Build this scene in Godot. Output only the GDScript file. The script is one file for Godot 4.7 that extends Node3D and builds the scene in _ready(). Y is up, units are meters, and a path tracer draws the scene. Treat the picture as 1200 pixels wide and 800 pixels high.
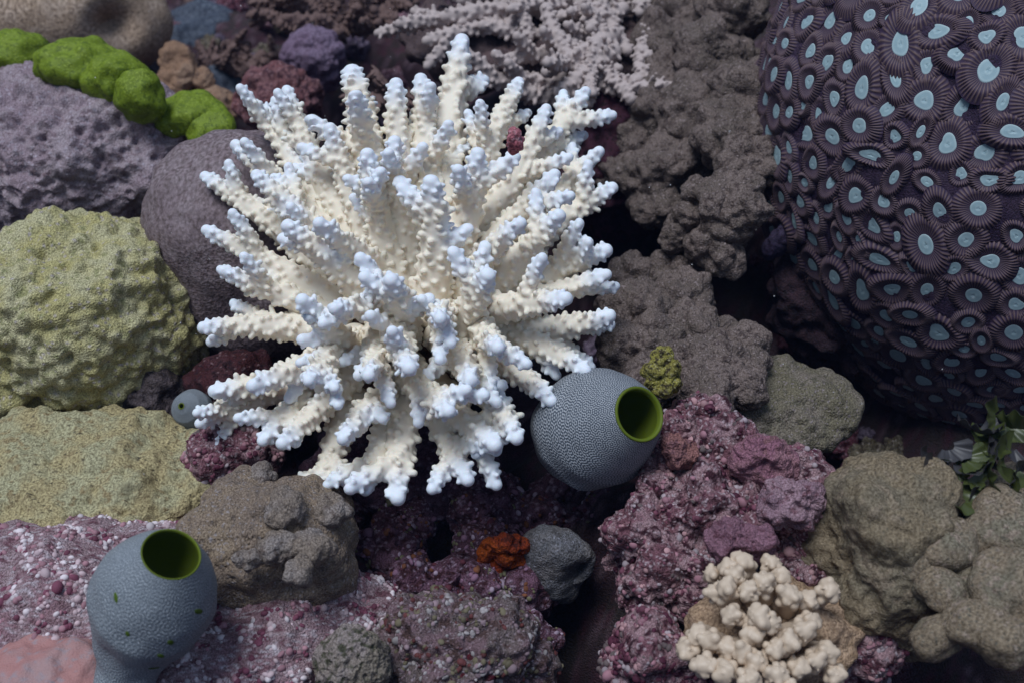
extends Node3D
# A coral reef seen from close above: a bleached branching coral among massive corals, sea squirts and crusted rock.

const CAM_Y := 0.58
const HALF := 0.3            # tangent of half the vertical field of view
const PITCH := 40.0
const TONE := 1.3           # how pale all rock and massive coral is

var rng := RandomNumberGenerator.new()
var cam_right := Vector3(1, 0, 0)
var cam_up := Vector3.ZERO
var cam_fwd := Vector3.ZERO
var icos := {}
var used_names := {}
var mats := {}
var tex := {}
var crust_mesh: ArrayMesh
var floor_grid := []
const CORNERS := [Vector3(0, 0, 0), Vector3(1, 0, 0), Vector3(0, 1, 0), Vector3(1, 1, 0), Vector3(0, 0, 1), Vector3(1, 0, 1), Vector3(0, 1, 1), Vector3(1, 1, 1)]
const EDGES := [[0, 1], [2, 3], [4, 5], [6, 7], [0, 2], [1, 3], [4, 6], [5, 7], [0, 4], [1, 5], [2, 6], [3, 7]]

# ---------------------------------------------------------------- layout helpers
func ray(x: float, y: float) -> Vector3:
	return cam_right * ((x - 600.0) / 400.0 * HALF) + cam_up * ((400.0 - y) / 400.0 * HALF) + cam_fwd

func at(x: float, y: float, d: float) -> Vector3:
	return Vector3(0, CAM_Y, 0) + ray(x, y) * d

func mpp(d: float) -> float:
	return d * HALF / 400.0

func numbered(called: String) -> String:
	var n: int = used_names.get(called, 0)
	used_names[called] = n + 1
	return called if n == 0 else "%s_%03d" % [called, n]

func tag(o: Node, label: String, category: String, group := "", kind := "") -> Node:
	o.set_meta("label", label)
	if category: o.set_meta("category", category)
	if group: o.set_meta("group", group)
	if kind: o.set_meta("kind", kind)
	return o

func thing(called: String, where: Vector3, label: String, category: String, group := "") -> Node3D:
	var o := Node3D.new()
	o.name = numbered(called)
	add_child(o)
	o.position = where
	tag(o, label, category, group)
	return o

func part(called: String, mesh: Mesh, mat: Material, parent: Node, where := Transform3D.IDENTITY) -> MeshInstance3D:
	var o := MeshInstance3D.new()
	o.name = numbered(called) if parent == self else called
	o.mesh = mesh
	if mat: o.material_override = mat
	parent.add_child(o, true)
	o.transform = where
	return o

func frame(dir: Vector3, roll := 0.0) -> Basis:
	var y := dir.normalized()
	var a := Vector3(1, 0, 0) if absf(y.x) < 0.8 else Vector3(0, 0, 1)
	var z := a.cross(y).normalized()
	var x := y.cross(z)
	return Basis(x, y, z) * Basis(Vector3.UP, roll)

func noise(freq: float, kind := 0, octaves := 3, sd := 1) -> FastNoiseLite:
	var n := FastNoiseLite.new()
	n.seed = sd
	n.frequency = freq
	if kind == 1:
		n.noise_type = FastNoiseLite.TYPE_CELLULAR
		n.cellular_return_type = FastNoiseLite.RETURN_DISTANCE
		n.cellular_jitter = 0.9
		n.fractal_type = FastNoiseLite.FRACTAL_NONE
	else:
		n.noise_type = FastNoiseLite.TYPE_SIMPLEX_SMOOTH
		n.fractal_octaves = octaves
	return n

# a relief layer: wavelength and height in millimetres. kinds: soft, lump, ridge, pit
func soft(wave: float, high: float, sd := 1, oct := 3) -> Array: return [noise(1.0 / wave, 0, oct, sd), 0, high]
func lumps(wave: float, high: float, sd := 1) -> Array: return [noise(1.0 / wave, 1, 1, sd), 1, high]
func ridge(wave: float, high: float, sd := 1) -> Array: return [noise(1.0 / wave, 0, 2, sd), 2, high]
func pits(wave: float, high: float, sd := 1) -> Array: return [noise(1.0 / wave, 1, 1, sd), 3, high]

func relief(q: Vector3, layers: Array) -> float:
	var s := 0.0
	for l in layers:
		var v: float = (l[0] as FastNoiseLite).get_noise_3dv(q)
		match l[1]:
			0: s += l[2] * v
			1: s += l[2] * (0.6 - (v + 1.0) * (v + 1.0))
			2: s += l[2] * (0.5 - 2.0 * absf(v))
			3: s -= l[2] * clampf(1.0 - (v + 1.0) * 2.6, 0.0, 1.0)
	return s * 0.001

# ---------------------------------------------------------------- geometry
class Shape:
	var v := PackedVector3Array()
	var n := PackedVector3Array()
	var c := PackedColorArray()
	var u := PackedVector2Array()
	var i := PackedInt32Array()
	func surface(mesh: ArrayMesh, mat: Material) -> void:
		if i.is_empty(): return
		var a := []
		a.resize(Mesh.ARRAY_MAX)
		a[Mesh.ARRAY_VERTEX] = v
		a[Mesh.ARRAY_NORMAL] = n
		if c.size() == v.size(): a[Mesh.ARRAY_COLOR] = c
		if u.size() == v.size(): a[Mesh.ARRAY_TEX_UV] = u
		a[Mesh.ARRAY_INDEX] = i
		mesh.add_surface_from_arrays(Mesh.PRIMITIVE_TRIANGLES, a)
		if mat: mesh.surface_set_material(mesh.get_surface_count() - 1, mat)
	func mesh(mat: Material = null) -> ArrayMesh:
		var m := ArrayMesh.new()
		surface(m, mat)
		return m
	func smooth() -> void:
		n.resize(v.size())
		n.fill(Vector3.ZERO)
		for k in range(0, i.size(), 3):
			var a := i[k]
			var b := i[k + 1]
			var d := i[k + 2]
			var f := (v[d] - v[a]).cross(v[b] - v[a])
			n[a] += f
			n[b] += f
			n[d] += f
		for k in n.size():
			n[k] = n[k].normalized()
	# rows of equal length joined into a sheet; wraps round when closed
	func sheet(rows: int, cols: int, start: int, closed: bool) -> void:
		for r in rows - 1:
			for k in (cols if closed else cols - 1):
				var a := start + r * cols + k
				var b := start + r * cols + (k + 1) % cols
				i.append_array(PackedInt32Array([a, b, a + cols, b, b + cols, a + cols]))
	# a lathe along dir: profile x = radius, y = height
	func lathe(origin: Vector3, bas: Basis, profile: PackedVector2Array, sides: int) -> void:
		var start := v.size()
		var rows := profile.size()
		for r in rows:
			var p0 := profile[maxi(r - 1, 0)]
			var p1 := profile[mini(r + 1, rows - 1)]
			var t := (p1 - p0).normalized()
			for k in sides:
				var ang := TAU * k / sides
				var rad := Vector3(cos(ang), 0, sin(ang))
				v.append(origin + bas * (rad * profile[r].x + Vector3(0, profile[r].y, 0)))
				n.append((bas * (rad * t.y - Vector3(0, t.x, 0))).normalized())
		sheet(rows, sides, start, true)

func ico(level: int) -> Array:
	if icos.has(level): return icos[level]
	var t := (1.0 + sqrt(5.0)) / 2.0
	var v := PackedVector3Array()
	for p in [Vector3(-1, t, 0), Vector3(1, t, 0), Vector3(-1, -t, 0), Vector3(1, -t, 0), Vector3(0, -1, t), Vector3(0, 1, t), Vector3(0, -1, -t), Vector3(0, 1, -t), Vector3(t, 0, -1), Vector3(t, 0, 1), Vector3(-t, 0, -1), Vector3(-t, 0, 1)]:
		v.append(p.normalized())
	var f := PackedInt32Array([0, 11, 5, 0, 5, 1, 0, 1, 7, 0, 7, 10, 0, 10, 11, 1, 5, 9, 5, 11, 4, 11, 10, 2, 10, 7, 6, 7, 1, 8, 3, 9, 4, 3, 4, 2, 3, 2, 6, 3, 6, 8, 3, 8, 9, 4, 9, 5, 2, 4, 11, 6, 2, 10, 8, 6, 7, 9, 8, 1])
	for l in level:
		var mid := {}
		var g := PackedInt32Array()
		for k in range(0, f.size(), 3):
			var m := [0, 0, 0]
			for e in 3:
				var a := f[k + e]
				var b := f[k + (e + 1) % 3]
				var key := mini(a, b) * 1000003 + maxi(a, b)
				if not mid.has(key):
					mid[key] = v.size()
					v.append((v[a] + v[b]).normalized())
				m[e] = mid[key]
			g.append_array(PackedInt32Array([f[k], m[0], m[2], f[k + 1], m[1], m[0], f[k + 2], m[2], m[1], m[0], m[1], m[2]]))
		f = g
	var flipped := PackedInt32Array()
	flipped.resize(f.size())
	for k in range(0, f.size(), 3):
		flipped[k] = f[k]
		flipped[k + 1] = f[k + 2]
		flipped[k + 2] = f[k + 1]
	icos[level] = [v, flipped]
	return icos[level]

# palette: [base, second (coarse patches), third (fine patches), fourth (specks)], linear colours
func tint(q: Vector3, pal: Dictionary) -> Color:
	var a: float = (pal.n1 as FastNoiseLite).get_noise_3dv(q)
	var b: float = (pal.n2 as FastNoiseLite).get_noise_3dv(q)
	var col: Color = (pal.a as Color).lerp(pal.b, smoothstep(-0.25, 0.3, a))
	col = col.lerp(pal.c, smoothstep(pal.cut, pal.cut + 0.22, b + 0.25 * a))
	if pal.has("d"):
		var s: float = (pal.n3 as FastNoiseLite).get_noise_3dv(q)
		col = col.lerp(pal.d, smoothstep(pal.cut2, pal.cut2 + 0.15, s - 0.2 * a))
	return Color(col.r * TONE * 0.98, col.g * TONE * 0.96, col.b * TONE * 1.02)

func palette(a: Color, b: Color, c: Color, cut := 0.15, d = null, cut2 := 0.3, w1 := 38.0, w2 := 7.0, w3 := 2.6, sd := 3) -> Dictionary:
	var p := {"a": a, "b": b, "c": c, "cut": cut, "n1": noise(1.0 / w1, 0, 3, sd), "n2": noise(1.0 / w2, 0, 3, sd + 1), "n3": noise(1.0 / w3, 0, 2, sd + 2)}
	if d != null:
		p.d = d
		p.cut2 = cut2
	return p

# a rounded body: an ellipsoid pushed in and out by relief layers. radii in metres, own axes
func body(radii: Vector3, layers: Array, pal: Dictionary, level: int, offset: Vector3, bas := Basis.IDENTITY, dents := []) -> ArrayMesh:
	var base: Array = ico(level)
	var dirs: PackedVector3Array = base[0]
	var s := Shape.new()
	s.i = base[1]
	s.v.resize(dirs.size())
	s.c.resize(dirs.size())
	for k in dirs.size():
		var d := dirs[k]
		var p := bas * (d * radii)
		var nn := (bas * (d / radii)).normalized()
		var q := (p + offset) * 1000.0
		var push := relief(q, layers)
		for e in dents:
			var far: float = (p - e[0]).length() / e[1]
			if far < 2.2: push -= e[2] * exp(-far * far * 1.6)
		p += nn * push
		s.v[k] = p
		s.c[k] = tint((p + offset) * 1000.0, pal)
	s.smooth()
	return s.mesh()

# a body set in the reef as a thing of one mesh; px radii are in photo pixels at that depth
func rock(called: String, x: float, y: float, d: float, r: Vector3, layers: Array, pal: Dictionary, mat: Material, level: int, label: String, category: String, turn := Vector3.ZERO, dents := []) -> MeshInstance3D:
	var where := at(x, y, d)
	var bas := Basis.from_euler(turn * PI / 180.0)
	var o := part(called, body(r * mpp(d), layers, pal, level, where, bas, dents), mat, self)
	o.position = where
	tag(o, label, category)
	return o

# small crust nodules strewn over the upper side of a rock, as a part of it that nobody could count
func crust(host: MeshInstance3D, called: String, count: int, sizes: Vector2, cols: Array, sd: int, facing := -0.2, keep := 0.0) -> void:
	var a := host.mesh.surface_get_arrays(0)
	var v: PackedVector3Array = a[Mesh.ARRAY_VERTEX]
	var n: PackedVector3Array = a[Mesh.ARRAY_NORMAL]
	var r := RandomNumberGenerator.new()
	r.seed = sd
	var clump := noise(1.0 / 22.0, 0, 2, sd)
	var hue := noise(1.0 / 16.0, 0, 2, sd + 7)
	var places: Array[Transform3D] = []
	var tints: Array[Color] = []
	var tries := 0
	var to_cam := (Vector3(0, CAM_Y, 0) - host.global_position).normalized()
	while places.size() < count and tries < count * 30:
		tries += 1
		var k := r.randi() % v.size()
		if n[k].y < facing or n[k].dot(to_cam) < -0.2: continue
		var q := (v[k] + host.global_position) * 1000.0
		if clump.get_noise_3dv(q) < keep: continue
		var sz := r.randf_range(sizes.x, sizes.y) * 0.001 * (1.6 if r.randf() < 0.06 else 1.0)
		var up := (n[k] + Vector3(r.randf() - 0.5, r.randf() - 0.5, r.randf() - 0.5) * 0.7).normalized()
		var b := frame(up, r.randf() * TAU).scaled_local(Vector3(sz * r.randf_range(0.8, 1.5), sz * r.randf_range(0.6, 1.4), sz * r.randf_range(0.8, 1.5)))
		places.append(Transform3D(b, v[k] - n[k] * sz * 0.25))
		var pick: float = clampf((hue.get_noise_3dv(q) + 0.5) * cols.size() + r.randf_range(-0.9, 0.9), 0, cols.size() - 0.01)
		var cc: Color = cols[int(pick)]
		tints.append(cc * r.randf_range(0.75, 1.2))
	var mm := MultiMesh.new()
	mm.transform_format = MultiMesh.TRANSFORM_3D
	mm.use_colors = true
	mm.mesh = crust_mesh
	mm.instance_count = places.size()
	for k in places.size():
		mm.set_instance_transform(k, places[k])
		mm.set_instance_color(k, tints[k])
	var o := MultiMeshInstance3D.new()
	o.name = called
	o.multimesh = mm
	host.add_child(o, true)
	o.set_meta("kind", "stuff")

# ---------------------------------------------------------------- textures and materials
func picture(size: int, f: Callable) -> ImageTexture:
	var im := Image.create_empty(size, size, false, Image.FORMAT_L8)
	for y in size:
		for x in size:
			var g: float = f.call(x, y)
			im.set_pixel(x, y, Color(g, g, g))
	return ImageTexture.create_from_image(im)

# winding ridges of one width: waves of equal length and random direction, repeating at the edges
func labyrinth(size: int, waves: float, sd: int) -> ImageTexture:
	var r := RandomNumberGenerator.new()
	r.seed = sd
	var ks := []
	for k in 22:
		var ang := PI * (k + r.randf()) / 22.0
		ks.append([roundf(cos(ang) * waves), roundf(sin(ang) * waves), r.randf() * TAU])
	return picture(size, func(x, y):
		var s := 0.0
		for k in ks: s += cos(TAU * (k[0] * x + k[1] * y) / size + k[2])
		return smoothstep(-2.2, 2.2, s))

func noise_tex(freq: float, kind: int, oct: int, sd: int, size := 512) -> NoiseTexture2D:
	var t := NoiseTexture2D.new()
	t.width = size
	t.height = size
	t.seamless = true
	t.noise = noise(freq, kind, oct, sd)
	return t

func skin(called: String, rough: float, bump: Texture2D = null, high := 0.0, scale := 20.0, spec := 0.35) -> StandardMaterial3D:
	var m := StandardMaterial3D.new()
	m.resource_name = called
	m.vertex_color_use_as_albedo = true
	m.roughness = rough
	m.metallic_specular = spec
	if bump:
		m.uv1_triplanar = true
		m.uv1_scale = Vector3.ONE * scale
		m.heightmap_enabled = true
		m.heightmap_texture = bump
		m.heightmap_scale = high
		if tex.has("mottle"): m.albedo_texture = tex.mottle
	return m

func plain(called: String, lin: Color, rough := 0.7, spec := 0.35) -> StandardMaterial3D:
	var m := StandardMaterial3D.new()
	m.resource_name = called
	m.albedo_color = lin.linear_to_srgb()
	m.roughness = rough
	m.metallic_specular = spec
	return m

# ---------------------------------------------------------------- branching coral
# tapered rods [from, to, radius, radius, blend] melted into one skin, in millimetres; surface nets over a grid
func melted(rods: Array, cell: float, paint: Callable) -> ArrayMesh:
	var lo := Vector3(1e6, 1e6, 1e6)
	var hi := -lo
	for r in rods:
		var big: float = maxf(r[2], r[3]) + 3.0 * cell
		lo = lo.min((r[0] as Vector3).min(r[1]) - Vector3.ONE * big)
		hi = hi.max((r[0] as Vector3).max(r[1]) + Vector3.ONE * big)
	var nx := int((hi.x - lo.x) / cell) + 2
	var ny := int((hi.y - lo.y) / cell) + 2
	var nz := int((hi.z - lo.z) / cell) + 2
	var f := PackedFloat32Array()
	f.resize(nx * ny * nz)
	f.fill(1000.0)
	for r in rods:
		var a: Vector3 = r[0] - lo
		var b: Vector3 = r[1] - lo
		var ra: float = r[2]
		var rb: float = r[3]
		var kk: float = r[4]
		var reach := maxf(ra, rb) + kk + 1.6 * cell
		var ab := b - a
		var inv := 1.0 / maxf(ab.length_squared(), 1e-6)
		var p0 := (a.min(b) - Vector3.ONE * reach) / cell
		var p1 := (a.max(b) + Vector3.ONE * reach) / cell
		for z in range(maxi(0, int(p0.z)), mini(nz, int(p1.z) + 2)):
			for y in range(maxi(0, int(p0.y)), mini(ny, int(p1.y) + 2)):
				var row := (z * ny + y) * nx
				for x in range(maxi(0, int(p0.x)), mini(nx, int(p1.x) + 2)):
					var ap := Vector3(x, y, z) * cell - a
					var t := clampf(ap.dot(ab) * inv, 0.0, 1.0)
					var d := (ap - ab * t).length() - ra - (rb - ra) * t
					if d > reach: continue
					var g := f[row + x]
					var h := kk - absf(g - d)
					if g > d: g = d
					if h > 0.0: g -= h * h / kk * 0.25
					f[row + x] = g
	var s := Shape.new()
	var ids := {}
	var near := 1.8 * cell
	var steps := [0, 1, nx, nx + 1, nx * ny, nx * ny + 1, nx * ny + nx, nx * ny + nx + 1]
	for z in nz - 1:
		for y in ny - 1:
			var row := (z * ny + y) * nx
			for x in nx - 1:
				var at_ := row + x
				var f0 := f[at_]
				if f0 > near or f0 < -near: continue
				var sum := Vector3.ZERO
				var n := 0
				for e in EDGES:
					var u := f[at_ + steps[e[0]]]
					var w := f[at_ + steps[e[1]]]
					if (u < 0.0) != (w < 0.0):
						sum += CORNERS[e[0]] + (CORNERS[e[1]] - CORNERS[e[0]]) * (u / (u - w))
						n += 1
				if n > 0:
					ids[at_] = s.v.size()
					var p := lo + (Vector3(x, y, z) + sum / n) * cell
					s.v.append(p)
					s.c.append(paint.call(p))
	var sx := 1
	var sy := nx
	var sz := nx * ny
	for at_ in ids:
		var f0 := f[at_]
		var inside := f0 < 0.0
		for ax in 3:
			var along: int = [sx, sy, sz][ax]
			if inside == (f[at_ + along] < 0.0): continue
			var u: int = [sy, sz, sx][ax]
			var w: int = [sz, sx, sy][ax]
			if not (ids.has(at_ - u) and ids.has(at_ - w) and ids.has(at_ - u - w)): continue
			var q := [ids[at_], ids[at_ - u], ids[at_ - u - w], ids[at_ - w]]
			if inside: s.i.append_array(PackedInt32Array([q[0], q[2], q[1], q[0], q[3], q[2]]))
			else: s.i.append_array(PackedInt32Array([q[0], q[1], q[2], q[0], q[2], q[3]]))
	s.smooth()
	return s.mesh()

# cups round a stem that point outwards and up
func cups(rods: Array, r: RandomNumberGenerator, pts: Array, radii: Array, gap: float, cup: float, long: float) -> void:
	var total := 0.0
	for k in pts.size() - 1: total += (pts[k + 1] - pts[k]).length()
	var turn := r.randf() * TAU
	var h := gap * 2.0
	while h < total - cup * 0.9:
		var f := h / total * (pts.size() - 1)
		var k := mini(int(f), pts.size() - 2)
		var p: Vector3 = (pts[k] as Vector3).lerp(pts[k + 1], f - k)
		var rad: float = lerpf(radii[k], radii[k + 1], f - k)
		var axis: Vector3 = (pts[k + 1] - pts[k]).normalized()
		turn += 2.39996 + r.randf_range(-0.35, 0.35)
		h += gap * r.randf_range(0.75, 1.3)
		var out := frame(axis) * Vector3(cos(turn), 0, sin(turn))
		var dir := (out + axis * r.randf_range(0.35, 0.9)).normalized()
		var young := lerpf(1.0, 0.82, smoothstep(0.6, 1.0, h / total))
		var cr := cup * r.randf_range(0.8, 1.2) * young
		var cl := long * r.randf_range(0.65, 1.35) * young * (1.9 if r.randf() < 0.06 else 1.0)
		var root := p + out * rad * 0.7
		rods.append([root, root + dir * maxf(0.2, rad * 0.3 + cl - cr * 0.6), cr * 1.02, cr * 0.9, cup * 0.6])

# one branch, in millimetres along +Y: a tapering curved stem set with cups, and a bare tip
func branch(sd: int, length: float, r0: float, r1: float, gap: float, cup: float, long: float, twigs: int, skin_col: Color, tip_col: Color, cell: float, bend := 0.1, reach := 24.0) -> ArrayMesh:
	var r := RandomNumberGenerator.new()
	r.seed = sd
	var rods := []
	var ends := []
	var pts := []
	var radii := []
	var steps := 6
	var side := Vector3(r.randf_range(-1, 1), 0, r.randf_range(-1, 1)).normalized() * bend * length
	for k in steps + 1:
		var t := float(k) / steps
		pts.append(Vector3(0, t * length, 0) + side * (t * t - t))
		radii.append(lerpf(r0, r1, pow(t, 0.9)))
	for k in steps: rods.append([pts[k], pts[k + 1], radii[k], radii[k + 1], 0.5])
	ends.append(pts[steps])
	cups(rods, r, pts, radii, gap, cup, long)
	for w in twigs:
		var f := r.randf_range(0.3, 0.8) * steps
		var k := int(f)
		var p: Vector3 = (pts[k] as Vector3).lerp(pts[k + 1], f - k)
		var ang := r.randf() * TAU
		var out := Vector3(cos(ang), r.randf_range(0.6, 1.2), sin(ang)).normalized()
		var tl := r.randf_range(20, 38) * r1 / 4.2
		var tp := []
		var tr := []
		for j in 4:
			var t := j / 3.0
			tp.append(p + out * tl * t + Vector3(0, tl * 0.18 * t * t, 0))
			tr.append(lerpf(r1 * 1.35, r1 * 0.85, t))
		for j in 3: rods.append([tp[j], tp[j + 1], tr[j], tr[j + 1], 1.5])
		ends.append(tp[3])
		cups(rods, r, tp, tr, gap * 1.15, cup * 0.95, long * 0.9)
	return melted(rods, cell, func(p: Vector3) -> Color:
		var best := 1e6
		for e in ends: best = minf(best, p.distance_squared_to(e))
		return skin_col.lerp(tip_col, smoothstep(reach, 4.0, sqrt(best))))

func place_branch(parent: Node3D, mesh: ArrayMesh, base: Vector3, tip: Vector3, length: float, thick: float, roll: float, skin_mat: Material) -> void:
	var o := MeshInstance3D.new()
	o.name = "branch"
	o.mesh = mesh
	var l := (tip - base).length()
	o.transform = Transform3D(frame(tip - base, roll).scaled_local(Vector3(0.001 * thick, l / length, 0.001 * thick)), base - parent.position)
	o.material_override = skin_mat
	parent.add_child(o, true)

func white_coral() -> void:
	var root := at(480, 400, 0.90)
	var c := thing("branching_coral", root, "large bleached white branching coral with pale blue branch tips", "coral")
	var pal := palette(Color(0.30, 0.19, 0.11), Color(0.36, 0.24, 0.15), Color(0.2, 0.12, 0.07), 0.2)
	part("holdfast", body(Vector3(0.062, 0.05, 0.055), [lumps(9, 4, 5), soft(30, 12, 6)], pal, 5, root), mats.grain, c)
	var lens := [46.0, 64.0, 82.0, 104.0, 128.0]
	var kinds := []
	for li in lens.size():
		var row := []
		for k in 3:
			row.append(branch(100 + li * 10 + k, lens[li], 9.8 + 0.026 * lens[li], 4.3, 1.05, 2.3, 2.65, [0, 1, 1, 2, 3][li] + (k % 2), Color(0.815, 0.735, 0.61), Color(0.77, 0.805, 0.86), 1.05, 0.08 + 0.05 * k))
		kinds.append(row)
	# branches as read from the photograph: tip x, y, foot x, y, lean to the eye (metres), thickness
	var arms := [
		[290, 117, 345, 205, 0, 0.95], [336, 106, 378, 205, 0, 1.0], [412, 82, 425, 195, 0, 1.4], [464, 98, 470, 205, -.01, 1.15], [541, 48, 526, 220, 0, 1.45], [493, 92, 505, 215, .01, 1.1], [608, 96, 575, 185, 0, 0.95], [686, 108, 618, 205, 0, 1.0], [640, 128, 600, 205, -.01, 1.0],
		[702, 178, 640, 238, 0, 1.0], [718, 220, 650, 272, 0, 1.05], [712, 293, 620, 312, 0, 1.1], [710, 322, 632, 345, .01, 0.95], [716, 370, 622, 382, 0, 1.05], [686, 434, 642, 385, -.01, 1.0], [664, 350, 592, 352, -.05, 1.1], [656, 252, 600, 335, -.04, 1.1],
		[240, 207, 332, 268, 0, 1.0], [276, 170, 346, 228, .01, 1.0], [242, 270, 342, 332, 0, 1.0], [237, 384, 342, 386, 0, 1.0], [374, 262, 436, 275, -.06, 1.0], [336, 264, 428, 345, -.04, 1.05], [300, 205, 380, 270, -.01, 1.0],
		[354, 352, 378, 436, -.05, 1.05], [362, 446, 378, 398, -.06, 0.9], [458, 328, 466, 398, -.08, 1.1], [392, 362, 455, 352, -.06, 0.95], [430, 180, 456, 292, -.05, 1.15], [505, 212, 516, 345, -.06, 1.3],
		[432, 440, 426, 385, -.04, 1.0], [480, 432, 455, 350, -.07, 1.1], [516, 374, 552, 362, -.07, 0.95], [572, 322, 560, 425, -.06, 1.15], [584, 408, 592, 340, -.06, 1.0], [552, 446, 540, 395, -.03, 1.05], [606, 514, 575, 436, -.01, 1.05], [646, 470, 610, 420, 0, 1.0], 
		[526, 482, 478, 452, -.05, 1.05], [580, 522, 522, 486, -.01, 1.1], [548, 562, 524, 498, 0, 1.05], [466, 584, 472, 506, 0, 1.2], [402, 514, 455, 500, -.02, 1.0], [376, 584, 376, 515, 0, 1.0], [330, 520, 388, 442, -.01, 1.0], [308, 516, 345, 455, 0, 0.95], [250, 458, 325, 470, 0, 1.05], [234, 496, 275, 480, .01, 0.85], [296, 452, 352, 424, -.03, 1.05], [428, 574, 452, 530, .01, 0.9],
		[560, 180, 555, 275, -.02, 1.2], [386, 150, 420, 245, -.01, 1.1], [462, 165, 480, 270, -.02, 1.15], [610, 262, 565, 320, -.04, 1.0], [650, 205, 605, 260, -.02, 1.0], [262, 318, 345, 355, .01, 0.9],
	]
	rng.seed = 77
	var heart := at(480, 395, 0.895)
	for t in arms:
		var ends := []
		for e in 2:
			var x: float = t[e * 2]
			var y: float = t[e * 2 + 1]
			var rho := Vector2(x - 478, (y - 330) * 0.93).length() / 262.0
			var dome := sqrt(maxf(0.0, 1.0 - rho * rho))
			ends.append(at(x, y, 0.85 + 0.075 * (330.0 - y) / 300.0 - 0.075 * dome + (t[4] * 0.5 if e == 0 else 0.03)))
		var foot: Vector3 = (ends[1] as Vector3).lerp(heart, 0.34)
		var tip: Vector3 = ends[0]
		var l := (tip - foot).length() * 1000.0
		var li := 0
		for k in lens.size():
			if absf(lens[k] - l) < absf(lens[li] - l): li = k
		place_branch(c, kinds[li][rng.randi() % 3], foot, tip, lens[li], t[5] * rng.randf_range(1.0, 1.1), rng.randf() * TAU, mats.white_coral)

# ---------------------------------------------------------------- massive coral with ringed polyps
func polyp_meshes(sd: int) -> Array:
	var r := RandomNumberGenerator.new()
	r.seed = sd
	var septa := 30 + r.randi() % 10
	var cols := septa * 4
	var s := Shape.new()
	var disc := Shape.new()
	var a2 := r.randf_range(0.0, 0.12)
	var a3 := r.randf_range(0.0, 0.10)
	var p2 := r.randf() * TAU
	var p3 := r.randf() * TAU
	var shape := func(ang: float) -> float: return 1.0 + a2 * cos(2 * ang + p2) + a3 * cos(3 * ang + p3)
	var mouth := r.randf_range(0.31, 0.42)
	# radius share, height, how strongly the septa show
	var prof := [[mouth - 0.02, 0.10, 0.0], [mouth + 0.05, 0.13, 0.5], [0.56, 0.24, 0.9], [0.65, 0.36, 1.0], [0.73, 0.42, 1.0], [0.81, 0.38, 1.0], [0.89, 0.25, 1.0], [0.97, 0.09, 1.0], [1.05, -0.08, 0.6], [1.12, -0.2, 0.0]]
	var dark := Color(0.042, 0.027, 0.055)
	var ridge_col := Color(0.165, 0.112, 0.105)
	for row in prof:
		for k in cols:
			var ang := TAU * k / cols
			var w: float = 0.5 + 0.5 * cos(ang * septa)
			var lift: float = row[2] * (w - 0.5) * 0.12
			var rr: float = row[0] * lerpf(1.0, shape.call(ang), 0.9) + (w - 0.5) * 0.045 * row[2]
			s.v.append(Vector3(cos(ang) * rr, row[1] + lift, sin(ang) * rr))
			s.c.append(dark.lerp(ridge_col, row[2] * smoothstep(0.35, 0.85, w)))
	s.sheet(prof.size(), cols, 0, true)
	# the sheet runs outwards, so its faces must be turned
	for k in range(0, s.i.size(), 3):
		var x := s.i[k + 1]
		s.i[k + 1] = s.i[k + 2]
		s.i[k + 2] = x
	s.smooth()
	if s.n[cols * 4].y < 0:
		for k in range(0, s.i.size(), 3):
			var x := s.i[k + 1]
			s.i[k + 1] = s.i[k + 2]
			s.i[k + 2] = x
		s.smooth()
	var dcols := 28
	var dprof := [[0.0, 0.125], [0.18, 0.14], [0.28, 0.17], [0.45, 0.172], [0.7, 0.155], [0.88, 0.165], [0.97, 0.15], [1.06, 0.06]]
	var pale := Color(0.36, 0.475, 0.50)
	var deep := Color(0.24, 0.365, 0.405)
	for row in dprof:
		for k in dcols:
			var ang := TAU * k / dcols
			var rr: float = row[0] * (mouth + 0.02) * lerpf(1.0, shape.call(ang), 1.3)
			disc.v.append(Vector3(cos(ang) * rr, row[1] + 0.01 * sin(ang * 3 + p2), sin(ang) * rr))
			disc.c.append(pale if row[0] > 0.8 or (row[0] > 0.2 and row[0] < 0.4) else deep.lerp(pale, 0.45))
	disc.sheet(dprof.size(), dcols, 0, true)
	disc.smooth()
	if disc.n[dcols * 3].y < 0:
		for k in range(0, disc.i.size(), 3):
			var x := disc.i[k + 1]
			disc.i[k + 1] = disc.i[k + 2]
			disc.i[k + 2] = x
		disc.smooth()
	return [s.mesh(), disc.mesh()]

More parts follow.
